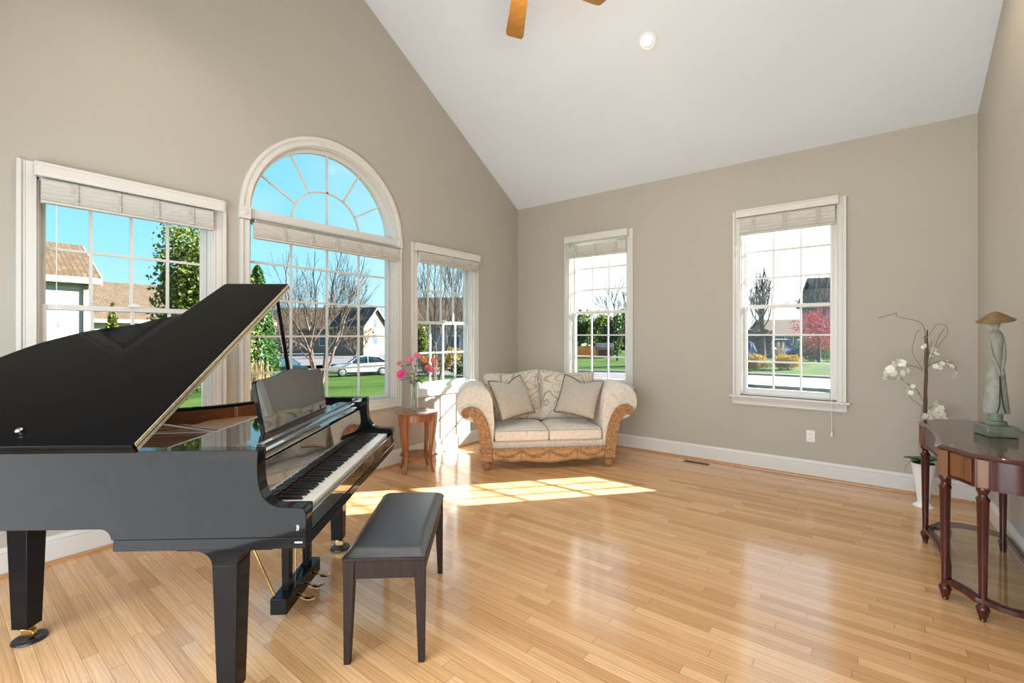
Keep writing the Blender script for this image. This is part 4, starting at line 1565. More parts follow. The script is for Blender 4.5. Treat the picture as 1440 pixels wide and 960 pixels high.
# ---- statuette
STC = at(1400.0, 600, 2.60)
STC.z = 0.8205
srot = atan2(RT.y, RT.x) + radians(-20)
sta = thing('statuette', 'grey stoneware statuette of a slender woman in long dress on the mahogany console', 'statue', STC, srot)
m = MB()
m.quadbox(-0.068, 0.068, -0.066, 0.066, 0.0, 0.062)
m.build('base', M['stonegreen'], sta, bevel=0.005)
m = MB()
m.lathe([(0.046, 0.0625), (0.048, 0.068), (0.046, 0.084), (0.040, 0.088)], 28)
m.lathe([(0.031, 0.0885), (0.031, 0.145), (0.024, 0.150)], 28)
m.build('pedestal', M['stonegreen'], sta, smooth=True, angle=40)
SEC = [(0.128, 0.060, 0.046), (0.130, 0.084, 0.062), (0.140, 0.088, 0.066), (0.20, 0.080, 0.060), (0.30, 0.066, 0.052), (0.40, 0.052, 0.044), (0.455, 0.043, 0.037), (0.48, 0.041, 0.035), (0.52, 0.047, 0.038), (0.56, 0.052, 0.036), (0.585, 0.050, 0.032),
       (0.600, 0.036, 0.028), (0.610, 0.020, 0.020), (0.618, 0.017, 0.018), (0.628, 0.022, 0.024), (0.645, 0.029, 0.031), (0.662, 0.030, 0.032), (0.678, 0.024, 0.026), (0.685, 0.010, 0.012)]
m = MB()
rings = []
for z, a, b in SEC:
    rings.append([m.bm.verts.new((a * (0.68 if z < 0.42 or z > 0.59 else 0.62) * cos(t), b * 0.74 * sin(t) - (0.003 if 0.42 < z < 0.6 else 0), z)) for t in [2 * pi * j / 32 for j in range(32)]])
for r0, r1 in zip(rings, rings[1:]):
    for j in range(32):
        m.bm.faces.new([r0[j], r0[(j + 1) % 32], r1[(j + 1) % 32], r1[j]])
m.bm.faces.new(rings[0]); m.bm.faces.new(rings[-1])
# face relief: brow, nose, chin
m.ball((0, -0.023, 0.648), 0.005, 1, sc=(0.7, 1, 1.6))
m.ball((0, -0.019, 0.632), 0.006, 1, sc=(1.4, 0.6, 0.4))
# arms folded down the front, hands meeting at the waist
for sg in (-1, 1):
    m.tube(smoothpath([(sg * 0.022, -0.001, 0.586), (sg * 0.0295, -0.006, 0.545), (sg * 0.0285, -0.018, 0.475), (sg * 0.017, -0.033, 0.42), (sg * 0.005, -0.041, 0.375)], 5), [0.006, 0.0075, 0.009, 0.010, 0.0105] + [0.010] * 5 + [0.009] * 5 + [0.0075] * 6, 10)
    for f in range(5):
        m.tube([(sg * (0.004 + 0.0025 * f), -0.043, 0.378), (sg * (0.003 + 0.0022 * f), -0.046, 0.362), (sg * (0.002 + 0.002 * f), -0.0445, 0.352 + 0.002 * abs(f - 2))], 0.0022, 5)
body = m.build('body', M['stone'], sta, smooth=True, angle=60)
m = MB()
m.tube(smoothpath([(-0.001, -0.038, 0.345), (-0.003, -0.0445, 0.26), (-0.009, -0.0498, 0.18), (-0.019, -0.0490, 0.136)], 6), 0.003, 6)
m.tube(smoothpath([(0.001, -0.038, 0.345), (0.003, -0.0445, 0.26), (0.009, -0.0498, 0.18), (0.019, -0.0490, 0.136)], 6), 0.003, 6)
m.build('dress_fold', M['dark'], sta)
m = MB()
tl = Matrix.Translation((0, 0, 0.662)) @ Matrix.Rotation(radians(-9), 4, 'Y') @ Matrix.Rotation(radians(9), 4, 'X')
m.lathe([(0.018, 0.006), (0.060, 0.003), (0.080, 0.000), (0.083, 0.002), (0.080, 0.006), (0.056, 0.024), (0.032, 0.042), (0.015, 0.053), (0.004, 0.056)], 40, T=lambda p: tl @ p)
m.build('hat', M['hat'], sta, smooth=True, angle=50)
m = MB()
m.lathe([(0.004, 0.640), (0.0235, 0.641), (0.0255, 0.660), (0.022, 0.676), (0.008, 0.684)], 20, c=(0, 0.005, 0))
m.build('hair', M['skin'], sta, smooth=True)

# ================================================================== ORCHID
OC = Vector((4.395, -0.355, 0))
orc = thing('potted_orchid', 'tall potted white orchid with twig stakes in a flared white vase', 'plant', OC)
m = MB()
m.lathe([(r_ * 0.76, z_) for r_, z_ in [(0.0, 0.0), (0.088, 0.0), (0.092, 0.005), (0.088, 0.011), (0.065, 0.022), (0.050, 0.035), (0.050, 0.05), (0.068, 0.16), (0.092, 0.30), (0.104, 0.350), (0.108, 0.355), (0.102, 0.356), (0.095, 0.342), (0.0, 0.338)]], 40)
m.build('pot', M['ceramic'], orc, smooth=True, angle=50)
m = MB()
m.lathe([(0.0, 0.339), (0.069, 0.343), (0.064, 0.358), (0.04, 0.366), (0.0, 0.37)], 24)
m.build('moss', M['soil'], orc, smooth=True)
OD = (OC - CAM).dot(FW)


def oat(u, v, dd=0.0):
    return at(u, v, OD + dd) - OC


for k, (u0, u1) in enumerate(((1298, 1303.5), (1301, 1301.5), (1300, 1305))):
    m = MB()
    p0 = oat(u0, 660, (k - 1) * 0.02); p0.z = 0.35
    p1 = oat(u1, 464 + 8 * k, (1 - k) * 0.03)
    pts = [p0.lerp(p1, t / 10) + Vector((random.uniform(-.004, .004), random.uniform(-.004, .004), 0)) for t in range(11)]
    m.tube(pts, [0.0085 - 0.003 * t / 10 for t in range(11)], 7)
    m.build('stake', M['twig'], orc)
VINES = [([(1300, 520), (1302, 500), (1301, 470), (1297, 456), (1285, 450), (1270, 447), (1261, 444), (1260, 440), (1253, 442), (1236, 447)], 0.0035),
         ([(1297, 519), (1290, 508), (1284, 498), (1283, 488), (1287, 474), (1288, 468), (1294, 464)], 0.003),
         ([(1303, 475), (1310, 466), (1316, 457), (1325, 456), (1332, 461), (1331, 471), (1322, 483), (1316, 490)], 0.003),
         ([(1303, 520), (1309, 505), (1315, 488), (1321, 472), (1328, 462)], 0.003),
         ([(1302, 519), (1310, 511), (1320, 508), (1334, 509), (1343, 514), (1346, 525)], 0.0035),
         ([(1298, 521), (1290, 516), (1280, 514), (1272, 512), (1266, 508)], 0.0035),
         ([(1297, 572), (1289, 566), (1281, 560), (1279, 552), (1281, 546)], 0.003),
         ([(1296, 560), (1291, 550), (1283, 544), (1274, 538), (1265, 531), (1255, 533), (1247, 530)], 0.0035),
         ([(1297, 577), (1307, 573), (1316, 569), (1326, 573), (1333, 588)], 0.0035),
         ([(1299, 566), (1294, 556), (1290, 552)], 0.003),
         ([(1297, 655), (1293, 630), (1294, 600), (1297, 570)], 0.003),
         ([(1302, 520), (1306, 500), (1309, 486), (1310, 478)], 0.003)]
for k, (pp, r) in enumerate(VINES):
    m = MB()
    dd = [(-0.03 + 0.012 * ((k * 5) % 6)) * min(1, i / 3) for i in range(len(pp))]
    m.tube(smoothpath([oat(u, v, d) for (u, v), d in zip(pp, dd)], 5), r * 0.72, 6)
    m.build('vine', M['vine'], orc, smooth=True)


def orchid_bloom(c, r, face):
    m = MB()
    R = Vector((0, 0, 1)).rotation_difference(face.normalized()).to_matrix()
    spin = random.uniform(0, 1.2)
    for i in range(5):
        a = 2 * pi * i / 5 + spin
        w = r * (0.62 if i % 2 else 0.5)
        rows = []
        for s in range(5):
            t = s / 4
            ww = w * sin(pi * (0.1 + 0.85 * t)) ** 0.7
            rr = r * t
            lift = -0.25 * r * t * t + 0.1 * r * t
            d = Vector((cos(a), sin(a), 0)); q = Vector((-sin(a), cos(a), 0))
            rows.append([m.bm.verts.new(c + R @ (d * rr + q * (ww * e) + Vector((0, 0, lift + abs(e) * 0.12 * r)))) for e in (-1, 0, 1)])
        for r0, r1 in zip(rows, rows[1:]):
            for j in range(2):
                m.bm.faces.new([r0[j], r0[j + 1], r1[j + 1], r1[j]])
    m.ball(c + R @ Vector((0, 0, 0.12 * r)), r * 0.2, 1)
    m.build('orchid_flower', M['petalwhite'], orc, smooth=True)


BL = [(1262, 507, .040), (1268, 510, .042), (1272, 516, .038), (1258, 512, .036), (1252, 519, .042), (1247, 524, .038), (1256, 524, .040), (1245, 530, .034), (1270, 524, .036), (1277, 521, .030),
      (1273, 540, .030), (1277, 548, .032), (1281, 552, .026), (1284, 543, .024), (1264, 532, .026),
      (1313, 492, .034), (1317, 497, .030), (1302, 486, .026), (1298, 488, .02), (1309, 500, .022), (1316, 515, .028), (1325, 511, .026), (1333, 509, .028), (1339, 514, .026), (1342, 529, .026), (1345, 524, .022), (1322, 517, .024),
      (1310, 572, .040), (1316, 568, .042), (1322, 574, .040), (1306, 580, .040), (1314, 579, .042), (1326, 582, .038), (1301, 585, .036), (1319, 586, .040), (1330, 588, .030), (1310, 588, .034)]
for i, (u, v, r) in enumerate(BL):
    orchid_bloom(oat(u, v, -0.05 + 0.03 * (i % 4)), r * 0.78, -FW + Vector((random.uniform(-.7, .7), random.uniform(-.5, .5), random.uniform(-.2, .6))))
for a, L in ((200, 0.17), (160, 0.15), (250, 0.13), (20, 0.17), (-30, 0.15), (70, 0.12)):
    m = MB()
    d = Vector((cos(radians(a) + YAW), sin(radians(a) + YAW), 0.42))
    leafshape(m, Vector((0, 0, 0.362)), d, Vector((0, 0, 1)).cross(d), L, 0.044, 0.22)
    m.build('leaf', M['leaf'], orc, smooth=True)
m = MB()
m.tube(smoothpath([oat(1281, 648), oat(1274, 655), oat(1272, 662), oat(1272, 664)], 4), 0.002, 5)
m.build('root', M['vine'], orc)

# ================================================================== CEILING FAN, DOWNLIGHTS, SMALL FITTINGS
FH = Vector((2.24, RIDGE, 3.74))
fan = thing('ceiling_fan', 'ceiling fan with oak blades hanging from the ridge of the vaulted ceiling', 'fan', FH)
m = MB()
m.tube([(0, 0, 0.12), (0, 0, ZR - FH.z - 0.04)], 0.0125, 12)
m.build('downrod', M['brass'], fan)
m = MB()
m.lathe([(0.02, ZR - FH.z - 0.14), (0.055, ZR - FH.z - 0.10), (0.072, ZR - FH.z - 0.04), (0.074, ZR - FH.z - 0.055)][:3], 28)
m.build('canopy', M['brass'], fan, smooth=True)
m = MB()
m.lathe([(0.03, -0.075), (0.085, -0.065), (0.115, -0.03), (0.12, 0.02), (0.11, 0.065), (0.06, 0.10), (0.02, 0.12)], 36)
m.build('motor_housing', M['brass'], fan, smooth=True)
a0 = atan2(FW.y, FW.x) + radians(5)
for i in range(5):
    a = a0 - 2 * pi * i / 5
    R = Matrix.Rotation(a, 4, 'Z') @ Matrix.Rotation(radians(11), 4, 'X')
    m = MB()
    pl_ = [(0.19, -0.055), (0.575, -0.070)] + [(0.575 + 0.05 * sin(radians(t)), -0.070 + 0.02 * (1 - cos(radians(t)))) for t in (30, 60, 90)] + [(0.625, 0.05)] + [(0.575 + 0.05 * sin(radians(t)), 0.070 - 0.02 * (1 - cos(radians(t)))) for t in (60, 30)] + [(0.575, 0.070), (0.19, 0.055)]
    m.prism(pl_, lambda x, y: R @ Vector((x, y, -0.004)), lambda x, y: R @ Vector((x, y, 0.004)))
    b = m.build('fan_blade', M['blade'], fan)
    m = MB()
    m.quadbox(0.10, 0.24, -0.018, 0.018, 0.005, 0.010, T=R)
    m.build('blade_bracket', M['brass'], b)

cn = Vector((0, -SL, -1)).normalized()          # inward normal of the back slope (points down into the room)
cnf = Vector((0, SL, -1)).normalized()


def downlight(x, y, label):
    nn = cn if y > RIDGE else cnf
    P = Vector((x, y, ceil_z(y)))
    q = Vector((0, 0, -1)).rotation_difference(nn).to_matrix()
    d = thing('recessed_light', label, 'light', P + nn * 0.003, 0, 'recessed ceiling lights')
    T = lambda p: q @ p
    m = MB()
    prof = [(0.062, 0.0), (0.085, 0.0), (0.086, -0.004), (0.080, -0.008), (0.066, -0.010), (0.060, -0.006)]
    N = 36
    rings = [[m.bm.verts.new(T(Vector((r * cos(2 * pi * i / N), r * sin(2 * pi * i / N), z)))) for r, z in prof] for i in range(N)]
    for i in range(N):
        for j in range(len(prof)):
            k = (j + 1) % len(prof)
            m.bm.faces.new([rings[i][j], rings[i][k], rings[(i + 1) % N][k], rings[(i + 1) % N][j]])
    m.build('trim_ring', M['plastic'], d, smooth=True)
    m = MB()
    m.lathe([(0.061, -0.0005), (0.060, -0.003), (0.02, -0.004)], 32, T=T)
    m.build('baffle', M['ceiling'], d, smooth=True)
    m = MB()
    aim = Vector((0, 0, -1))
    m.lathe([(0.008, -0.004), (0.030, -0.006), (0.036, -0.012), (0.034, -0.020), (0.020, -0.028), (0.004, -0.030)], 24, c=(-0.008, -0.014, 0), T=T)
    m.build('bulb', M['bulb'], d, smooth=True)
    ld = bpy.data.lights.new('downlight_lamp', 'SPOT')
    ld.energy = DL_W
    ld.color = (1.0, 0.82, 0.60)
    ld.spot_size = radians(150)
    ld.spot_blend = 0.9
    ld.shadow_soft_size = 0.06
    lo = bpy.data.objects.new('downlight_lamp', ld)
    COL.objects.link(lo)
    lo.location = P + nn * 0.07
    return d


downlight(2.463, -1.358, 'lit round recessed light in the white sloped ceiling')
downlight(4.25, -1.36, 'added unseen recessed light high on the back slope by the right wall')  # this one and the next three are out of view, added to brighten the room
downlight(0.9, -4.55, 'added unseen recessed light on the front slope above the piano tail')
downlight(2.4, -4.55, 'added unseen recessed light on the front slope behind the fan')
downlight(3.9, -4.55, 'added unseen recessed light on the front slope by the right wall')

# floor register
m = MB()
vr = thing('floor_register', 'brown metal floor register set in the oak floor below the wall', 'vent', (2.565, -0.165, 0.0))
m.quadbox(-0.13, 0.13, -0.038, 0.038, 0.0005, 0.004)
m.build('register_plate', M['vent'], vr, bevel=0.001)
m = MB()
for r_ in (-1, 1):
    for i in range(16):
        x = -0.112 + i * 0.0148
        m.quadbox(x, x + 0.008, r_ * 0.015 - 0.010, r_ * 0.015 + 0.010, 0.0041, 0.0052)
m.build('louvers', M['slot'], vr)
# duplex outlet
ot = thing('wall_outlet', 'white duplex outlet on the beige wall below the orchid side window', 'outlet', (3.603, -0.0005, 0.405))
m = MB()
m.quadbox(-0.036, 0.036, -0.006, 0.0, -0.058, 0.058)
m.build('cover_plate', M['plastic'], ot, bevel=0.003)
for dz in (-0.022, 0.022):
    m = MB()
    m.quadbox(-0.016, 0.016, -0.009, -0.0062, dz - 0.014, dz + 0.014)
    r_ = m.build('receptacle', M['plastic'], ot, bevel=0.002)
    m = MB()
    for x in (-0.007, 0.005):
        m.quadbox(x, x + 0.002, -0.0097, -0.0092, dz - 0.004, dz + 0.007)
    m.quadbox(-0.002, 0.002, -0.0097, -0.0092, dz - 0.011, dz - 0.007)
    m.build('slots', M['slot'], r_)


# ================================================================== OUTSIDE
def gz(x, y):
    return -0.70 - 0.035 * max(0.0, min(30.0, -x - 1.0))


def ground_at(u, v, lift=0.0):
    D = 3.0
    while D < 140:
        P = at(u, v, D)
        if P.z <= gz(P.x, P.y):
            break
        D += 0.05
    P.z = gz(P.x, P.y) + lift
    return P


def gpt(u, D):
    """point on the ground in the direction of u at forward distance D"""
    P = at(u, CY, D)
    P.z = gz(P.x, P.y)
    return P


M['grass'] = None


def mat_grass():
    m, k, p, o = newmat('spring_lawn')
    tc = k.n('ShaderNodeTexCoord').outputs['Object']
    n1 = k.n('ShaderNodeTexNoise', {'Vector': tc, 'Scale': 0.5, 'Detail': 5.0}).outputs['Fac']
    n2 = k.n('ShaderNodeTexNoise', {'Vector': tc, 'Scale': 14.0, 'Detail': 3.0}).outputs['Fac']
    c = k.ramp(n1, [(0.3, (0.020, 0.050, 0.006)), (0.55, (0.036, 0.078, 0.008)), (0.75, (0.064, 0.090, 0.013))])
    c = k.mix(0.5, c, k.ramp(n2, [(0.3, (0.55, 0.55, 0.55)), (0.7, (1.2, 1.2, 1.2))]), 'MULTIPLY')
    k.link(c, p.inputs['Base Color'])
    p.inputs['Roughness'].default_value = 0.9
    p.inputs['Specular IOR Level'].default_value = 0.1
    return m


def mat_lap(name, col, lap):
    m, k, p, o = newmat(name)
    tc = k.n('ShaderNodeTexCoord').outputs['Object']
    z = k.n('ShaderNodeSeparateXYZ', {0: tc}).outputs[2]
    f = k.math('FRACT', k.math('DIVIDE', z, lap))
    c = k.ramp(f, [(0.0, tuple(c * 0.55 for c in col)), (0.12, tuple(c * 0.7 for c in col)), (0.16, col), (1.0, col)])
    k.link(c, p.inputs['Base Color'])
    p.inputs['Roughness'].default_value = 0.6
    b = k.n('ShaderNodeBump', {'Height': f, 'Strength': 0.6, 'Distance': 0.02})
    k.link(b.outputs[0], p.inputs['Normal'])
    return m


def mat_shingle(name, c1, c2):
    m, k, p, o = newmat(name)
    tc = k.n('ShaderNodeTexCoord').outputs['Object']
    v = k.n('ShaderNodeMapping', {'Vector': tc, 'Rotation': (0, 0, 1.5708)}).outputs[0]
    br = k.n('ShaderNodeTexBrick', {'Vector': v, 'Color1': (*c1, 1), 'Color2': (*c2, 1), 'Mortar': tuple(c * 0.5 for c in c1) + (1,), 'Scale': 1.0, 'Mortar Size': 0.012, 'Brick Width': 0.3, 'Row Height': 0.14})
    n = k.n('ShaderNodeTexNoise', {'Vector': tc, 'Scale': 3.0, 'Detail': 4.0}).outputs['Fac']
    c = k.mix(0.5, br.outputs['Color'], k.ramp(n, [(0.3, (0.6, 0.6, 0.6)), (0.7, (1.25, 1.25, 1.25))]), 'MULTIPLY')
    k.link(c, p.inputs['Base Color'])
    p.inputs['Roughness'].default_value = 0.9
    return m


M['grass'] = mat_grass()
M['road'] = simple('asphalt_street', (0.095, 0.085, 0.088), 0.9, var=0.15, scale=0.8)
M['concrete'] = simple('concrete_kerb', (0.22, 0.21, 0.19), 0.9, var=0.1)
M['siding'] = mat_lap('white_lap_siding', (0.42, 0.43, 0.42), 0.115)
M['sidinggrey'] = mat_lap('grey_lap_siding', (0.22, 0.24, 0.30), 0.14)
M['sidinglav'] = mat_lap('lavender_lap_siding', (0.36, 0.33, 0.42), 0.14)
M['stucco'] = simple('tan_stucco', (0.17, 0.14, 0.095), 0.8, var=0.06)
M['brickred'] = simple('russet_brick', (0.16, 0.09, 0.075), 0.8, var=0.15, scale=6)
M['roofbrown'] = mat_shingle('brown_shingle', (0.062, 0.036, 0.015), (0.095, 0.058, 0.026))
M['roofdark'] = mat_shingle('charcoal_shingle', (0.028, 0.027, 0.032), (0.045, 0.043, 0.05))
M['rooftan'] = mat_shingle('tan_shingle', (0.07, 0.045, 0.024), (0.10, 0.066, 0.036))
M['fascia'] = simple('cream_fascia', (0.28, 0.23, 0.15), 0.6, var=0.02)
M['winblue'] = simple('house_window_glass', (0.06, 0.08, 0.11), 0.08, var=0.1)


def leafmat(name, col, var=0.5, scale=6):
    m, k, p, o = newmat(name)
    tc = k.n('ShaderNodeTexCoord').outputs['Object']
    nz = k.n('ShaderNodeTexNoise', {'Vector': tc, 'Scale': scale, 'Detail': 4.0}).outputs['Fac']
    c = k.ramp(nz, [(0.3, tuple(x * (1 - var) for x in col)), (0.7, tuple(x * (1 + var) for x in col))])
    k.link(c, p.inputs['Base Color'])
    p.inputs['Roughness'].default_value = 0.55
    t = k.n('ShaderNodeBsdfTranslucent', {0: c})
    mx = k.n('ShaderNodeMixShader', {0: 0.45, 1: p.outputs[0], 2: t.outputs[0]})
    k.link(mx.outputs[0], o.inputs[0])
    return m


M['everg'] = leafmat('evergreen_leaf', (0.035, 0.085, 0.014))
M['holly'] = leafmat('yellow_green_leaf', (0.11, 0.14, 0.014), 0.6, 5)
M['arbor'] = leafmat('arborvitae_leaf', (0.030, 0.095, 0.013), 0.5, 5)
M['hedgey'] = leafmat('golden_hedge_leaf', (0.27, 0.175, 0.010), 0.5, 5)
M['redleaf'] = leafmat('red_leaf', (0.20, 0.012, 0.018), 0.5, 5)
M['straw'] = simple('dry_straw', (0.22, 0.155, 0.065), 0.8, var=0.4, scale=9)
M['bark'] = simple('grey_bark', (0.075, 0.058, 0.048), 0.9, var=0.3, scale=8)
M['barkpale'] = simple('pinkish_bark', (0.085, 0.058, 0.047), 0.9, var=0.3, scale=8)
M['fence'] = simple('orange_cedar', (0.90, 0.23, 0.045), 0.7, var=0.2, scale=3)
M['redbrown'] = simple('dark_red_shed_paint', (0.20, 0.03, 0.03), 0.7)
M['tire'] = simple('tyre_rubber', (0.015, 0.015, 0.016), 0.7)
M['alloy'] = simple('alloy_wheel', (0.55, 0.55, 0.57), 0.3, metal=0.8)
M['carwhite'] = simple('white_car_paint', (0.48, 0.49, 0.52), 0.2, coat=0.6)
M['cardark'] = simple('dark_green_car_paint', (0.003, 0.013, 0.016), 0.4, ior=1.2)
M['carblue'] = simple('blue_car_paint', (0.06, 0.16, 0.36), 0.2, coat=0.6)
M['carsilver'] = simple('silver_car_paint', (0.45, 0.50, 0.56), 0.25, metal=0.5, coat=0.5)
M['carglass'] = simple('car_window', (0.02, 0.045, 0.055), 0.12, ior=1.25)
M['lamp'] = simple('headlamp_lens', (0.75, 0.78, 0.8), 0.1)
M['red_lens'] = simple('tail_lamp_lens', (0.5, 0.02, 0.02), 0.15)
M['plume'] = simple('pale_plume', (0.40, 0.34, 0.24), 0.8, var=0.3, scale=9)
M['mail'] = simple('black_post_paint', (0.02, 0.02, 0.022), 0.4)

# ground (the lawn itself, with the house footprint left in place)
m = MB()
nx, ny = 60, 60
gxs = [-95 + 160 * i / nx for i in range(nx + 1)]
gys = [-45 + 165 * i / ny for i in range(ny + 1)]
V = [[m.bm.verts.new((x, y, gz(x, y))) for y in gys] for x in gxs]
for i in range(nx):
    for j in range(ny):
        m.bm.faces.new([V[i][j], V[i + 1][j], V[i + 1][j + 1], V[i][j + 1]])
struct(m.build('lawn', M['grass'], smooth=True))


def road(name, near, far, mat, lift=0.04):
    m = MB()
    A = [ground_at(*p) for p in near]
    B = [ground_at(*p) for p in far]
    N = 24
    def lerp(L, t):
        f = t * (len(L) - 1)
        i = min(len(L) - 2, int(f))
        P = L[i].lerp(L[i + 1], f - i)
        return P
    rows = []
    for i in range(N + 1):
        a, b = lerp(A, i / N), lerp(B, i / N)
        r = []
        for j in range(7):
            P = a.lerp(b, j / 6)
            r.append(m.bm.verts.new((P.x, P.y, gz(P.x, P.y) + lift)))
        rows.append(r)
    for r0, r1 in zip(rows, rows[1:]):
        for j in range(6):
            m.bm.faces.new([r0[j], r1[j], r1[j + 1], r0[j + 1]])
    return struct(m.build(name, mat, smooth=True))


road('side_street', [(150, 522), (300, 522), (450, 521), (700, 519)], [(150, 499), (300, 497), (450, 494), (700, 497)], M['road'])
m = MB()
for i in range(40):
    x0, x1 = -40 + 2.5 * i, -40 + 2.5 * (i + 1)
    m.hexa([(x0, 15.2, gz(x0, 15) - .1), (x1, 15.2, gz(x1, 15) - .1), (x1, 21.0, gz(x1, 21) - .1), (x0, 21.0, gz(x0, 21) - .1), (x0, 15.2, gz(x0, 15) + .04), (x1, 15.2, gz(x1, 15) + .04), (x1, 21.0, gz(x1, 21) + .04), (x0, 21.0, gz(x0, 21) + .04)])
struct(m.build('front_street', M['road']))
for nm, y in (('kerb', 15.05), ('kerb', 21.15)):
    m = MB()
    for i in range(40):
        x0, x1 = -40 + 2.5 * i, -40 + 2.5 * (i + 1)
        m.hexa([(x0, y - .12, gz(x0, y) - .1), (x1, y - .12, gz(x1, y) - .1), (x1, y + .12, gz(x1, y) - .1), (x0, y + .12, gz(x0, y) - .1), (x0, y - .12, gz(x0, y) + .13), (x1, y - .12, gz(x1, y) + .13), (x1, y + .12, gz(x1, y) + .13), (x0, y + .12, gz(x0, y) + .13)])
    struct(m.build(nm, M['concrete']))


# ---- trees
def grow(m, p, d, L, r, depth, rng, spread=0.6, up=0.15, kids=(2, 3), nseg=3, taper=0.72, minr=0.008):
    pts, rs = [p], [r]
    q = p.copy()
    dd = d.copy()
    for i in range(nseg):
        dd = (dd + Vector((rng.uniform(-.16, .16), rng.uniform(-.16, .16), rng.uniform(-.03, .12) + up * 0.3))).normalized()
        q = q + dd * (L / nseg)
        pts.append(q.copy())
        rs.append(r * (1 - (1 - taper) * (i + 1) / nseg))
    m.tube(pts, rs, 6 if r > 0.06 else 4 if r > 0.02 else 3, caps=False)
    if depth == 0:
        return
    for i in range(rng.randint(*kids)):
        t = rng.uniform(0.45, 1.0)
        k = min(nseg - 1, int(t * nseg))
        b = pts[k].lerp(pts[k + 1], t * nseg - k) if k < nseg else pts[-1]
        a = rng.uniform(0, 2 * pi)
        e = dd.orthogonal().normalized()
        f = dd.cross(e)
        nd = (dd + (e * cos(a) + f * sin(a)) * spread * rng.uniform(.6, 1.2) + Vector((0, 0, up))).normalized()
        grow(m, b, nd, L * rng.uniform(.62, .82), max(minr, r * taper * rng.uniform(.5, .72)), depth - 1, rng, spread, up, kids, nseg, taper, minr)
    nd = (dd + Vector((rng.uniform(-.2, .2), rng.uniform(-.2, .2), up))).normalized()
    grow(m, pts[-1], nd, L * rng.uniform(.68, .85), max(minr, r * taper), depth - 1, rng, spread, up, kids, nseg, taper, minr)


def bare_tree(P, H, label, seed, stems=1, r=0.12, depth=5, spread=0.6, mat='bark', up=0.15, lean=0.25, minr=0.010, L0=0.26, group='bare trees outside', kids=(2, 2)):
    rng = random.Random(seed)
    t = thing('bare_tree', label, 'tree', P, 0, group)
    for s in range(stems):
        m = MB()
        a = 2 * pi * s / max(1, stems) + 0.5
        d = Vector((cos(a) * lean, sin(a) * lean, 1)).normalized() if stems > 1 else Vector((0.03, 0.02, 1)).normalized()
        p0 = Vector((cos(a) * 0.12, sin(a) * 0.12, -0.1)) if stems > 1 else Vector((0, 0, -0.1))
        grow(m, p0, d, H * L0, r, depth, rng, spread * 1.15, up * 0.75, kids, 3, 0.74, minr * 0.6)
        m.build('stem' if stems > 1 else 'trunk', M[mat], t, smooth=True)
    return t


def leafcloud(m, fn, n, size, rng):
    """n small leaf sprays; fn gives a point in the crown and its outward direction"""
    for i in range(n):
        p, nrm = fn(rng)
        a = Vector((rng.gauss(0, 1), rng.gauss(0, 1), rng.gauss(0, 1))).normalized()
        d = (nrm * 0.7 + a).normalized()
        e = d.orthogonal().normalized()
        e = (e * rng.uniform(-1, 1) + d.cross(e) * rng.uniform(-1, 1)).normalized()
        f = d.cross(e)
        s = size * rng.uniform(.6, 1.3)
        c = [p + e * s * .5, p + f * s * .32 + d * s * .2, p - e * s * .5, p - f * s * .32 + d * s * .1]
        m.quad(*c)


def crown_ellipsoid(c, rx, ry, rz, lumps, rng0):
    L = []
    for i in range(lumps):
        v = Vector((rng0.gauss(0, 1), rng0.gauss(0, 1), rng0.gauss(0, 1))).normalized()
        s = rng0.uniform(.35, .75)
        L.append((Vector((v.x * rx * s, v.y * ry * s, v.z * rz * s)), rng0.uniform(.32, .55)))

    def f(rng):
        o, q = L[rng.randrange(len(L))]
        v = Vector((rng.gauss(0, 1), rng.gauss(0, 1), rng.gauss(0, 1))).normalized()
        r = rng.uniform(.75, 1.05)
        return Vector(c) + o + Vector((v.x * rx, v.y * ry, v.z * rz)) * (q * r), v
    return f


def crown_cone(h0, h1, r, pw=0.9):
    def f(rng):
        t = rng.random() ** 1.5
        a = rng.uniform(0, 2 * pi)
        rr = r * (1 - t) ** pw * rng.uniform(.7, 1.08) * (0.55 + 0.45 * min(1, t * 8)) * (1 + 0.12 * sin(5 * a + 9 * t))
        return Vector((cos(a) * rr, sin(a) * rr, h0 + (h1 - h0) * t)), Vector((cos(a), sin(a), 0.3))
    return f


def leafy(P, label, mat, trunk_h, trunk_r, fn, n, size, seed, name='leafy_tree', cat='tree', group=None, core=None):
    rng = random.Random(seed)
    t = thing(name, label, cat, P, 0, group)
    m = MB()
    m.tube([(0, 0, -0.1), (0.02, 0, trunk_h * .5), (0, 0.02, trunk_h)], [trunk_r, trunk_r * .8, trunk_r * .4], 8)
    m.build('trunk', M['bark'], t)
    m = MB()
    leafcloud(m, fn, n, size, rng)
    m.build('crown', M[mat], t, kind='stuff')
    return t


# left window: broadleaf evergreen, small conifer
P = gpt(292, 12.5)
leafy(P, 'yellow green evergreen tree filling the right side of the left window', 'holly', 4.6, 0.10, crown_ellipsoid((0, 0, 3.35), 1.35, 1.35, 3.0, 46, random.Random(3)), 17000, 0.115, 11)
P = gpt(158, 15.5)
leafy(P, 'small conical conifer in front of the neighbour roof', 'holly', 2.0, 0.06, crown_cone(0.15, 3.75, 0.52), 2200, 0.14, 12, name='conifer')
P = gpt(215, 15.0)
leafy(P, 'low dark shrub in front of the neighbour roof', 'everg', 1.2, 0.05, crown_ellipsoid((0, 0, 1.75), 0.9, 0.9, 1.2, 16, random.Random(5)), 1500, 0.14, 13, name='shrub', cat='shrub')
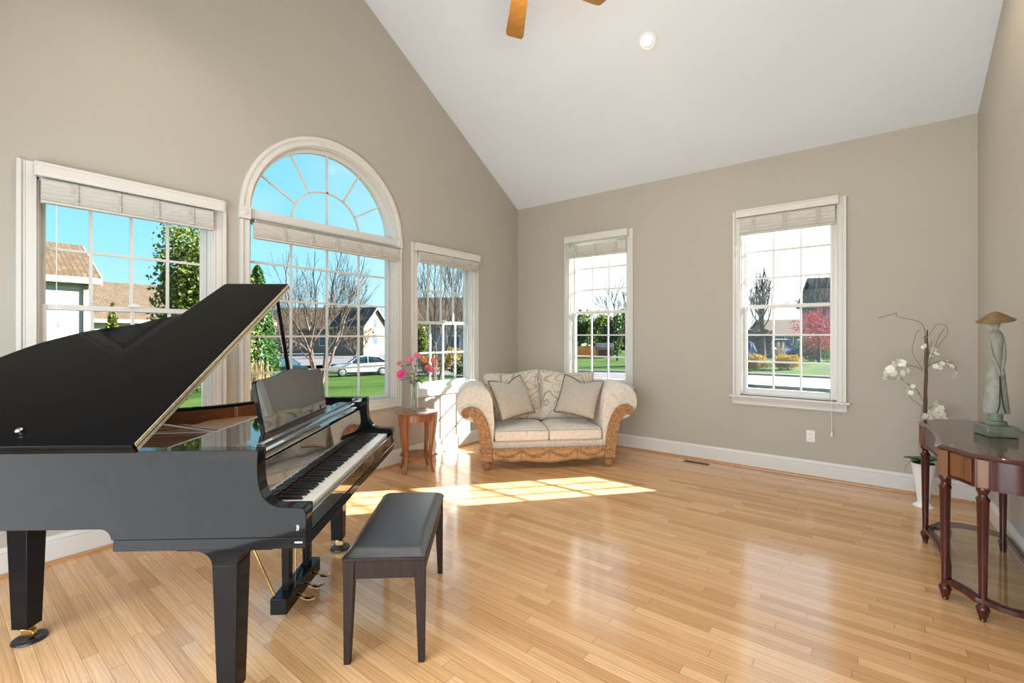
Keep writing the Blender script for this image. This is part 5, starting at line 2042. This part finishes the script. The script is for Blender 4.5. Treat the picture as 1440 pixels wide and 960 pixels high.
# middle window
P = gpt(362, 16.0)
leafy(P, 'tall green arborvitae at the left of the arched window', 'arbor', 2.4, 0.07, crown_cone(0.7, 5.0, 0.70, 0.55), 6000, 0.13, 14, name='arborvitae')
rng = random.Random(21)
P = gpt(362, 10.5)
og = thing('ornamental_grass', 'clump of dry straw coloured grass below the arborvitae', 'grass', P)
m = MB()
for i in range(420):
    a = rng.uniform(0, 2 * pi); r0 = rng.uniform(0, .28); h = rng.uniform(.7, 1.75); s = rng.uniform(.0, .22)
    b = Vector((cos(a) * r0, sin(a) * r0, 0)); tp = b + Vector((cos(a) * s, sin(a) * s, h)); q = Vector((-sin(a), cos(a), 0)) * 0.009
    m.quad(b - q, b + q, tp + q * .3, tp - q * .3)
m.build('blades', M['straw'], og, kind='stuff')
bare_tree(gpt(449, 25.0), 8.6, 'big multi-stemmed bare tree on the lawn in the arched window', 31, stems=5, r=0.085, depth=5, spread=0.62, mat='barkpale', up=0.10, lean=0.42, minr=0.011, L0=0.27)
bare_tree(gpt(395, 50.0), 6.5, 'bare tree across the street behind the dark parked car', 32, stems=3, r=0.09, depth=5, mat='barkpale', lean=0.5, minr=0.018, spread=0.8)
bare_tree(gpt(376, 42.0), 10.0, 'bare tree at the left edge of the arched window', 33, stems=2, r=0.10, depth=5, mat='bark', lean=0.2, minr=0.014)
bare_tree(gpt(500, 62.0), 6.0, 'low bare tree in front of the cream gabled house', 34, stems=3, r=0.09, depth=5, mat='barkpale', lean=0.6, minr=0.02, spread=0.8)
# small window
bare_tree(gpt(613, 24.0), 9.0, 'bare tree seen through the window behind the vase', 35, stems=3, r=0.065, depth=5, mat='barkpale', lean=0.2, minr=0.010)
bare_tree(gpt(640, 34.0), 8.0, 'bare tree at the right side of the window behind the vase', 36, stems=2, r=0.07, depth=5, mat='bark', lean=0.25, minr=0.013)
leafy(gpt(586, 40.0), 'yellow green shrub at the left edge of window behind vase', 'holly', 2.0, 0.08, crown_ellipsoid((0, 0, 2.6), 1.1, 1.1, 2.2, 16, random.Random(9)), 1300, 0.3, 15, name='shrub', cat='shrub')
for k, (u, D, r, lab) in enumerate(((598, 33.0, 1.0, 'golden olive bush at the left below the grey house'), (634, 36.0, 1.3, 'golden olive bush in the middle below the grey house'), (652, 30.0, 0.9, 'dark bush at the right below the grey house'))):
    leafy(gpt(u, D), lab, 'everg' if k == 2 else 'hedgey', 0.5, 0.05, crown_ellipsoid((0, 0, r * .7), r, r, r * .8, 12, random.Random(40 + k)), 900, 0.2, 60 + k, name='bush', cat='bush')
# back window behind the loveseat
for k, (u, D, h, r, mt, lab) in enumerate(((806, 70, 7.4, 2.3, 'everg', 'leafy green tree at left beyond the orange fence'), (826, 78, 6.8, 2.6, 'holly', 'yellow green tree above the orange fence'), (845, 70, 6.8, 2.1, 'holly', 'olive tree in the middle of the narrow window'),
                                       (862, 61, 5.4, 1.8, 'everg', 'dark evergreen right of the maroon shed'), (884, 74, 7.2, 2.2, 'everg', 'dark evergreen at the right of the narrow window'), (790, 61, 6.0, 2.0, 'holly', 'olive tree at the left frame of the narrow window'))):
    leafy(gpt(u, D), lab, mt, h * .5, 0.15, crown_ellipsoid((0, 0, h * .55), r, r, h * .5, 22, random.Random(70 + k)), 1700, 0.5, 80 + k)
bare_tree(gpt(868, 46.0), 9.5, 'bare tree with pale branches seen behind the loveseat', 37, stems=1, r=0.15, depth=5, mat='barkpale', minr=0.016, spread=0.55, kids=(2, 3))
# right back window
bare_tree(gpt(1073, 38.0), 11.0, 'large bare tree in the window beside the orchid', 38, stems=1, r=0.20, depth=5, mat='bark', minr=0.014, spread=0.7, L0=0.22, kids=(2, 3))
bare_tree(gpt(1052, 56.0), 8.5, 'slender bare tree at the left edge of the orchid side window', 39, stems=1, r=0.08, depth=5, mat='bark', minr=0.014, kids=(2, 3))
bare_tree(gpt(1148, 40.0), 9.5, 'bare tree behind the red tree and lavender house', 43, stems=2, r=0.10, depth=5, mat='bark', minr=0.014, lean=0.2, kids=(2, 3))
rt_ = leafy(gpt(1152, 33.0), 'red leaved tree in front of the lavender house', 'redleaf', 2.2, 0.10, crown_ellipsoid((0, 0, 2.6), 2.2, 2.0, 1.7, 26, random.Random(90)), 4200, 0.11, 91)
for k, (u, r, lab) in enumerate(((1061, 0.86, 'rounded golden hedge at left of the black lamp post'), (1107, 0.90, 'rounded golden hedge at right of the black lamp post'))):
    leafy(gpt(u, 27.5), lab, 'hedgey', 0.5, 0.05, crown_ellipsoid((0, 0, 0.50), r, r * .8, 0.56, 26, random.Random(95 + k)), 5200, 0.07, 96 + k, name='hedge', cat='hedge', group='golden hedges across the street')
rng = random.Random(101)
P = gpt(1096, 29.5)
fs = thing('pampas_tuft', 'pale feathery tuft of grass behind the golden hedge', 'plant', P)
m = MB()
for i in range(150):
    a = rng.uniform(0, 2 * pi); h = rng.uniform(.8, 1.75); s = rng.uniform(0, .55)
    tp = Vector((cos(a) * s, sin(a) * s, h)); q = Vector((-sin(a), cos(a), 0)) * 0.016
    m.quad(Vector((0, 0, 0)) - q * .3, Vector((0, 0, 0)) + q * .3, tp + q, tp - q)
m.build('plumes', M['plume'], fs, kind='stuff')
for k, (u, D, lab) in enumerate(((1058, 52, 'brown thicket at the left behind the golden hedges'), (1078, 54, 'brown thicket in the middle behind the golden hedges'))):
    leafy(gpt(u, D), lab, 'bark', 1.5, 0.1, crown_ellipsoid((0, 0, 1.4), 2.0, 1.6, 1.7, 18, random.Random(110 + k)), 1500, 0.28, 112 + k, name='thicket', cat='bush')
for k, (u, D, h, lab) in enumerate(((1150, 36.5, 2.2, 'dark evergreen hedge under the red tree'), (1174, 40.5, 2.6, 'dark evergreen hedge at the right under the red tree'))):
    leafy(gpt(u, D), lab, 'everg', 1.0, 0.1, crown_ellipsoid((0, 0, h * .45), 1.6, 1.3, h * .5, 18, random.Random(120 + k)), 1600, 0.2, 122 + k, name='hedge', cat='hedge')
# lamp post by the street
P = gpt(1088.5, 26.5)
lp = thing('lamp_post', 'short black lamp post between the two golden hedges', 'lamp post', P)
m = MB()
m.tube([(0, 0, -.1), (0, 0, 1.05)], [0.045, 0.035], 10)
m.build('post', M['mail'], lp)
m = MB()
m.lathe([(0.05, 1.05), (0.10, 1.08), (0.13, 1.30), (0.02, 1.42)], 6)
m.build('lantern', M['mail'], lp)
m = MB()
m.quadbox(-0.24, 0.24, -0.02, 0.02, 0.95, 0.99)
m.build('crossbar', M['mail'], lp)


# ---- houses
def house(label, P, rz, w, d, h, rh, wall, roof, over=0.35, wins=(), name='house', chimney=None, group='houses outside'):
    """gabled box: ridge along local x; wins = (face, a, z, width, height)"""
    t = thing(name, label, 'shed' if name == 'garden_shed' else 'house', P, rz, group)
    m = MB()
    m.prism([(-d / 2, -1.0), (d / 2, -1.0), (d / 2, h), (0, h + rh), (-d / 2, h)], lambda y, z: (-w / 2, y, z), lambda y, z: (w / 2, y, z))
    wl = m.build('walls', M[wall], t)
    m = MB()
    sl = rh / (d / 2)
    ov = over
    for sg in (-1, 1):
        a = [(-w / 2 - ov, sg * (d / 2 + ov), h - sl * ov), (w / 2 + ov, sg * (d / 2 + ov), h - sl * ov), (w / 2 + ov, 0, h + rh), (-w / 2 - ov, 0, h + rh)]
        m.hexa([Vector(p) + Vector((0, 0, 0.03)) for p in a] + [Vector(p) + Vector((0, 0, 0.17)) for p in a])
    m.build('roof', M[roof], t)
    m = MB()
    for sg in (-1, 1):
        m.quadbox(-w / 2 - ov, w / 2 + ov, sg * (d / 2 + ov) - 0.07, sg * (d / 2 + ov) + 0.07, h - sl * ov - 0.10, h - sl * ov + 0.10)
    for sx in (-1, 1):
        for sg in (-1, 1):
            y0, y1 = sg * (d / 2 + ov), 0
            X0, X1 = sx * (w / 2 + ov) - 0.05, sx * (w / 2 + ov) + 0.05
            m.hexa([(X0, y0, h - sl * ov - .12), (X1, y0, h - sl * ov - .12), (X1, y1, h + rh - .12), (X0, y1, h + rh - .12), (X0, y0, h - sl * ov + .14), (X1, y0, h - sl * ov + .14), (X1, y1, h + rh + .14), (X0, y1, h + rh + .14)])
    m.build('fascia', M['fascia'], t)
    for f, a, z, ww, hh in wins:
        # f: 'f' front (-y), 'b' (+y), 'l' (-x), 'r' (+x)
        def B(m, e, t0, t1):
            if f == 'f': m.quadbox(a - ww / 2 - e, a + ww / 2 + e, -d / 2 - t1, -d / 2 - t0, z - e, z + hh + e)
            if f == 'b': m.quadbox(a - ww / 2 - e, a + ww / 2 + e, d / 2 + t0, d / 2 + t1, z - e, z + hh + e)
            if f == 'r': m.quadbox(w / 2 + t0, w / 2 + t1, a - ww / 2 - e, a + ww / 2 + e, z - e, z + hh + e)
            if f == 'l': m.quadbox(-w / 2 - t1, -w / 2 - t0, a - ww / 2 - e, a + ww / 2 + e, z - e, z + hh + e)
        m = MB(); B(m, 0.10, 0.001, 0.04)
        fr = m.build('window_frame', M['trim'], wl)
        m = MB(); B(m, 0, 0.041, 0.05)
        m.build('window_glass', M['winblue'], fr)
    m = MB()
    e = 0.09
    for sx in (-1, 1):
        for sy in (-1, 1):
            m.quadbox(sx * w / 2 - e, sx * w / 2 + e, sy * d / 2 - e, sy * d / 2 + e, -1.0, h)
    m.build('corner_boards', M['fascia'], t)
    return t


# close neighbour: wall faces our gable wall
C1 = at(122, 390, 15.0)
EH = 3.35
hw = 9.0
house('white sided neighbour house with brown shingle roof in the left window', (C1.x - 2.6, C1.y - hw / 2, gz(C1.x, C1.y)), pi / 2, hw, 5.2, EH - gz(C1.x, C1.y), 1.25, 'siding', 'roofbrown', over=0.30)
A = at(190, 440, 27.0)
house('low neighbour house with tan shingle roof behind the small conifer', (A.x - 2.0, A.y + 1.3, gz(A.x, A.y)), pi / 2, 10.5, 9.0, 4.1, 2.15, 'siding', 'rooftan', over=0.4, wins=(('f', 2.0, 1.6, 1.0, 1.4),))
P = gpt(531, 72.0)
house('cream gabled house with small window far across the side street', (P.x - 2.5, P.y - 1.5, P.z), radians(18), 5.6, 5.6, 4.9, 2.6, 'stucco', 'roofdark', over=0.5, wins=(('r', 0.0, 4.4, 1.0, 1.3), ('r', 0.0, 1.8, 1.5, 1.5)))
P = gpt(452, 84.0)
house('wide brown roofed house behind the big bare tree', (P.x, P.y, P.z), radians(37), 15.0, 9.0, 4.6, 3.6, 'stucco', 'roofbrown', over=0.5, wins=(('f', -3.5, 1.4, 1.8, 1.8), ('f', 2.5, 1.4, 1.8, 1.8)))
P = gpt(628, 46.0)
house('grey sided house with brown roof seen beyond the side table window', (P.x, P.y, P.z), radians(37), 7.4, 7.0, 4.2, 2.6, 'sidinggrey', 'roofbrown', over=0.4, wins=(('f', -2.2, 1.5, 1.1, 1.5), ('f', 1.2, 1.5, 1.1, 1.5)))
P = gpt(1190, 48.0)
house('lavender sided house with dark roof at the right of the orchid window', (P.x, P.y, P.z), radians(20), 6.4, 7.0, 5.6, 2.6, 'sidinglav', 'roofdark', over=0.4, wins=(('f', -1.5, 3.4, 1.0, 1.4), ('f', -1.5, 0.9, 1.0, 1.4)))
P = gpt(1104, 74.0)
house('low brown roofed house far behind the parked cars', (P.x, P.y, P.z), radians(37), 8.5, 7.0, 2.4, 2.3, 'stucco', 'roofbrown', over=0.4, wins=(('f', -1.5, .9, 1.2, 1.1),))

# orange board fence and a maroon shed
A, B = gpt(803, 58), gpt(846, 58)
fe = thing('board_fence', 'orange cedar board fence across the street behind the loveseat', 'fence', A.lerp(B, .5), atan2(B.y - A.y, B.x - A.x))
L = (B - A).length
m = MB()
nb = int(L / 0.15)
for i in range(nb):
    x = -L / 2 + i * 0.15
    m.quadbox(x, x + 0.135, -0.02, 0.0, -0.1, 1.5 + 0.03 * (i % 2))
m.build('fence_boards', M['fence'], fe)
for i in range(3):
    m = MB()
    x = -L / 2 + L * i / 2
    m.quadbox(x - .06, x + .06, 0.001, 0.12, -0.1, 1.6)
    m.build('fence_post', M['fence'], fe)
P = gpt(850, 56)
house('small maroon shed at the right end of the orange fence', P, radians(30), 1.8, 1.5, 1.2, 0.5, 'redbrown', 'roofdark', over=0.1, name='garden_shed', group='sheds outside')


# ---- cars
def car(label, P, rz, paint, H=1.46, L=4.5):
    t = thing('car', label, 'car', P, rz, 'parked cars outside')
    W = 0.88

    def loft(m, stations):
        rings = []
        for st_ in stations:
            rings.append([m.bm.verts.new(p) for p in st_])
        n = len(rings[0])
        for r0, r1 in zip(rings, rings[1:]):
            for j in range(n):
                m.bm.faces.new([r0[j], r0[(j + 1) % n], r1[(j + 1) % n], r1[j]])
        m.bm.faces.new(rings[0]); m.bm.faces.new(rings[-1])

    def sec(x, w, z0, z1, sh):
        return [(x, -w, z0 + .1), (x, -w * .8, z0), (x, w * .8, z0), (x, w, z0 + .1), (x, w * 1.0, z0 + (z1 - z0) * .55), (x, w * sh, z1 - .03), (x, w * sh * .8, z1), (x, -w * sh * .8, z1), (x, -w * sh, z1 - .03), (x, -w, z0 + (z1 - z0) * .55)]
    h = L / 2
    m = MB()
    loft(m, [sec(-h, W * .72, .38, .78, .9), sec(-h + .08, W * .9, .28, .92, .9), sec(-h + .5, W, .24, 1.0, .9), sec(-h + 1.2, W, .22, .98, .93), sec(-.2, W, .22, .95, .95), sec(h - 1.45, W, .22, .93, .94), sec(h - .7, W, .24, .84, .9), sec(h - .18, W * .9, .27, .70, .88), sec(h, W * .70, .36, .60, .9)])
    b = m.build('body', M[paint], t, smooth=True, angle=50)
    m = MB()

    def cab(x, w0, z0, w1, z1):
        return [(x, -w0, z0), (x, w0, z0), (x, w1, z1), (x, -w1, z1)]
    prof = [(-h + .42, .95, .96), (-h + 1.05, .93, H - .10), (-.35, .93, H - .01), (.25, .93, H - .06), (h - 1.35, .92, .95)]
    loft(m, [cab(x, W * .9, z0 - .05, W * (.9 - .17 * min(1, (z1 - z0) / .45)), max(z1, z0 + .01)) for x, z0, z1 in prof])
    g = m.build('windows', M['carglass'], t, smooth=True, angle=30)
    m = MB()
    loft(m, [[(x, -W * .745, z - .035), (x, W * .745, z - .035), (x, W * .70, z + .012), (x, -W * .70, z + .012)] for x, z in ((-h + 1.0, H - .10), (-.35, H), (.22, H - .05))])
    m.build('roof', M[paint], t, smooth=True)
    m = MB()
    for sy in (-1, 1):
        for (xa, za, xb, zb) in ((-h + .42, .96, -h + 1.08, H - .09), (h - 1.35, .95, .2, H - .05), (-.42, .95, -.40, H - .03)):
            m.tube([(xa, sy * W * .905, za), (xb, sy * W * .75, zb)], 0.032, 6)
    m.build('pillars', M[paint], t)
    for x in (-h + .85, h - .92):
        for sy in (-1, 1):
            m = MB()
            m.tube([(x, sy * (W - .20), .32), (x, sy * (W + .015), .32)], .32, 22)
            wh = m.build('wheel', M['tire'], t, bevel=0.03)
            m = MB()
            m.lathe([(0.21, 0), (0.21, .012), (0.17, .022), (0.05, .03), (0.0, .03)], 18, T=lambda p: Vector((x + p.x, sy * (W + .012 + p.z), .32 + p.y)))
            m.build('hubcap', M['alloy'], wh)
    for sy in (-1, 1):
        m = MB(); m.ball((h - .22, sy * W * .66, .62), .14, 1, sc=(1.1, 1, .55)); m.build('headlamp', M['lamp'], t, smooth=True)
        m = MB(); m.ball((-h + .10, sy * W * .70, .78), .13, 1, sc=(.8, 1, .8)); m.build('tail_lamp', M['red_lens'], t, smooth=True)
        m = MB(); m.ball((h - 1.55, sy * W * 1.04, .98), .10, 1, sc=(.7, 1, .7)); m.build('door_mirror', M[paint], t, smooth=True)
    return t


ba = atan2(RT.y, RT.x)
car('white sedan parked on the street beyond the arched window', gpt(508, 33.0), ba + pi + radians(22), 'carwhite')
car('dark green car parked on the street left of the big bare tree', gpt(397, 33.0), ba - radians(25), 'cardark')
car('blue car parked at the left behind the golden hedges', gpt(1046, 45.0), radians(-92), 'carblue', H=1.6)
car('blue car parked in the middle behind the pampas tuft', gpt(1098, 46.0), radians(-80), 'carblue', H=1.75)
car('silver car parked at the right behind the golden hedges', gpt(1133, 43.5), radians(-75), 'carsilver', H=1.7)

# ================================================================== LIGHT
w = bpy.data.worlds.new('sky')
SC.world = w
w.use_nodes = True
w.node_tree.nodes.clear()
k = NT(w.node_tree)
tc = k.n('ShaderNodeTexCoord').outputs['Generated']
sx = k.n('ShaderNodeSeparateXYZ', {0: tc})
el = k.math('MAXIMUM', sx.outputs[2], 0.0)
SH = (0.655, 0.755)
dt = k.math('ADD', k.math('MULTIPLY', sx.outputs[0], SH[0]), k.math('MULTIPLY', sx.outputs[1], SH[1]))
blue = k.ramp(k.math('POWER', el, 0.6), [(0.0, (0.62, 0.94, 1.0)), (0.35, (0.32, 0.78, 1.0)), (0.6, (0.22, 0.62, 0.98)), (1.0, (0.12, 0.42, 0.85))])
glow = k.n('ShaderNodeMapRange', {0: dt, 1: -0.25, 2: 0.55, 3: 0.0, 4: 1.0}).outputs[0]
pale = k.ramp(el, [(0.0, (0.97, 0.98, 0.98)), (0.25, (0.80, 0.94, 0.98)), (0.6, (0.40, 0.70, 0.97)), (1.0, (0.2, 0.45, 0.85))])
boost = k.n('ShaderNodeMapRange', {0: dt, 1: 0.15, 2: 0.75, 3: 1.0, 4: 1.9}).outputs[0]
cl = k.n('ShaderNodeTexNoise', {'Vector': k.n('ShaderNodeMapping', {'Vector': tc, 'Scale': (1.5, 1.5, 5.0)}).outputs[0], 'Scale': 1.6, 'Detail': 5.0}).outputs['Fac']
c = k.mix(glow, blue, pale)
c = k.mix(k.n('ShaderNodeMapRange', {0: cl, 1: 0.52, 2: 0.8, 3: 0.0, 4: 0.45}).outputs[0], c, (0.80, 0.92, 0.98, 1))
bg = k.n('ShaderNodeBackground', {0: c, 1: k.math('MULTIPLY', boost, WORLD_S)})
ow = k.n('ShaderNodeOutputWorld')
k.link(bg.outputs[0], ow.inputs[0])

sd_ = bpy.data.lights.new('sun', 'SUN')
sd_.energy = SUN_E
sd_.color = (1.0, 0.96, 0.90)
sd_.angle = radians(0.53)
so = bpy.data.objects.new('sun', sd_)
COL.objects.link(so)
elv = radians(25.0)
to_sun = Vector((0.655 * cos(elv), 0.755 * cos(elv), sin(elv)))
so.rotation_euler = to_sun.to_track_quat('Z', 'Y').to_euler()
so.location = (20, 22, 15)

# soft fill light added in the unseen opening behind the camera
al = bpy.data.lights.new('added_rear_fill', 'AREA')
al.shape = 'RECTANGLE'
al.size, al.size_y = OP[1] - OP[0] - 0.1, OP[2] - 0.1
al.energy = REAR_FILL_W
al.color = (0.90, 0.96, 1.0)
ao = bpy.data.objects.new('added_rear_fill', al)
COL.objects.link(ao)
ao.location = ((OP[0] + OP[1]) / 2, -RD - 0.10, OP[2] / 2)
ao.rotation_euler = (radians(90), 0, 0)
# fill light added below the fan, with a made-up fitter and glowing globe
fd = bpy.data.lights.new('added_fan_fill', 'POINT')
fd.energy = FAN_FILL_W
fd.color = (1.0, 0.82, 0.60)
fd.shadow_soft_size = 0.09
fo = bpy.data.objects.new('added_fan_fill', fd)
COL.objects.link(fo)
fo.location = FH + Vector((0, 0, -0.34))
m = MB()
m.lathe([(0.03, -0.076), (0.05, -0.085), (0.055, -0.098), (0.056, -0.104)], 24)
m.build('added_fitter', M['brass'], fan, smooth=True)
m = MB()
m.ball((0, 0, -0.112), 0.040, 3)
m.build('added_globe', M['bulb'], fan, smooth=True)
SC.cycles.use_denoising = True
SC.cycles.max_bounces = 10
SC.cycles.diffuse_bounces = 5
SC.cycles.glossy_bounces = 5
SC.cycles.transparent_max_bounces = 16
SC.cycles.sample_clamp_indirect = 6.0
SC.cycles.caustics_reflective = False
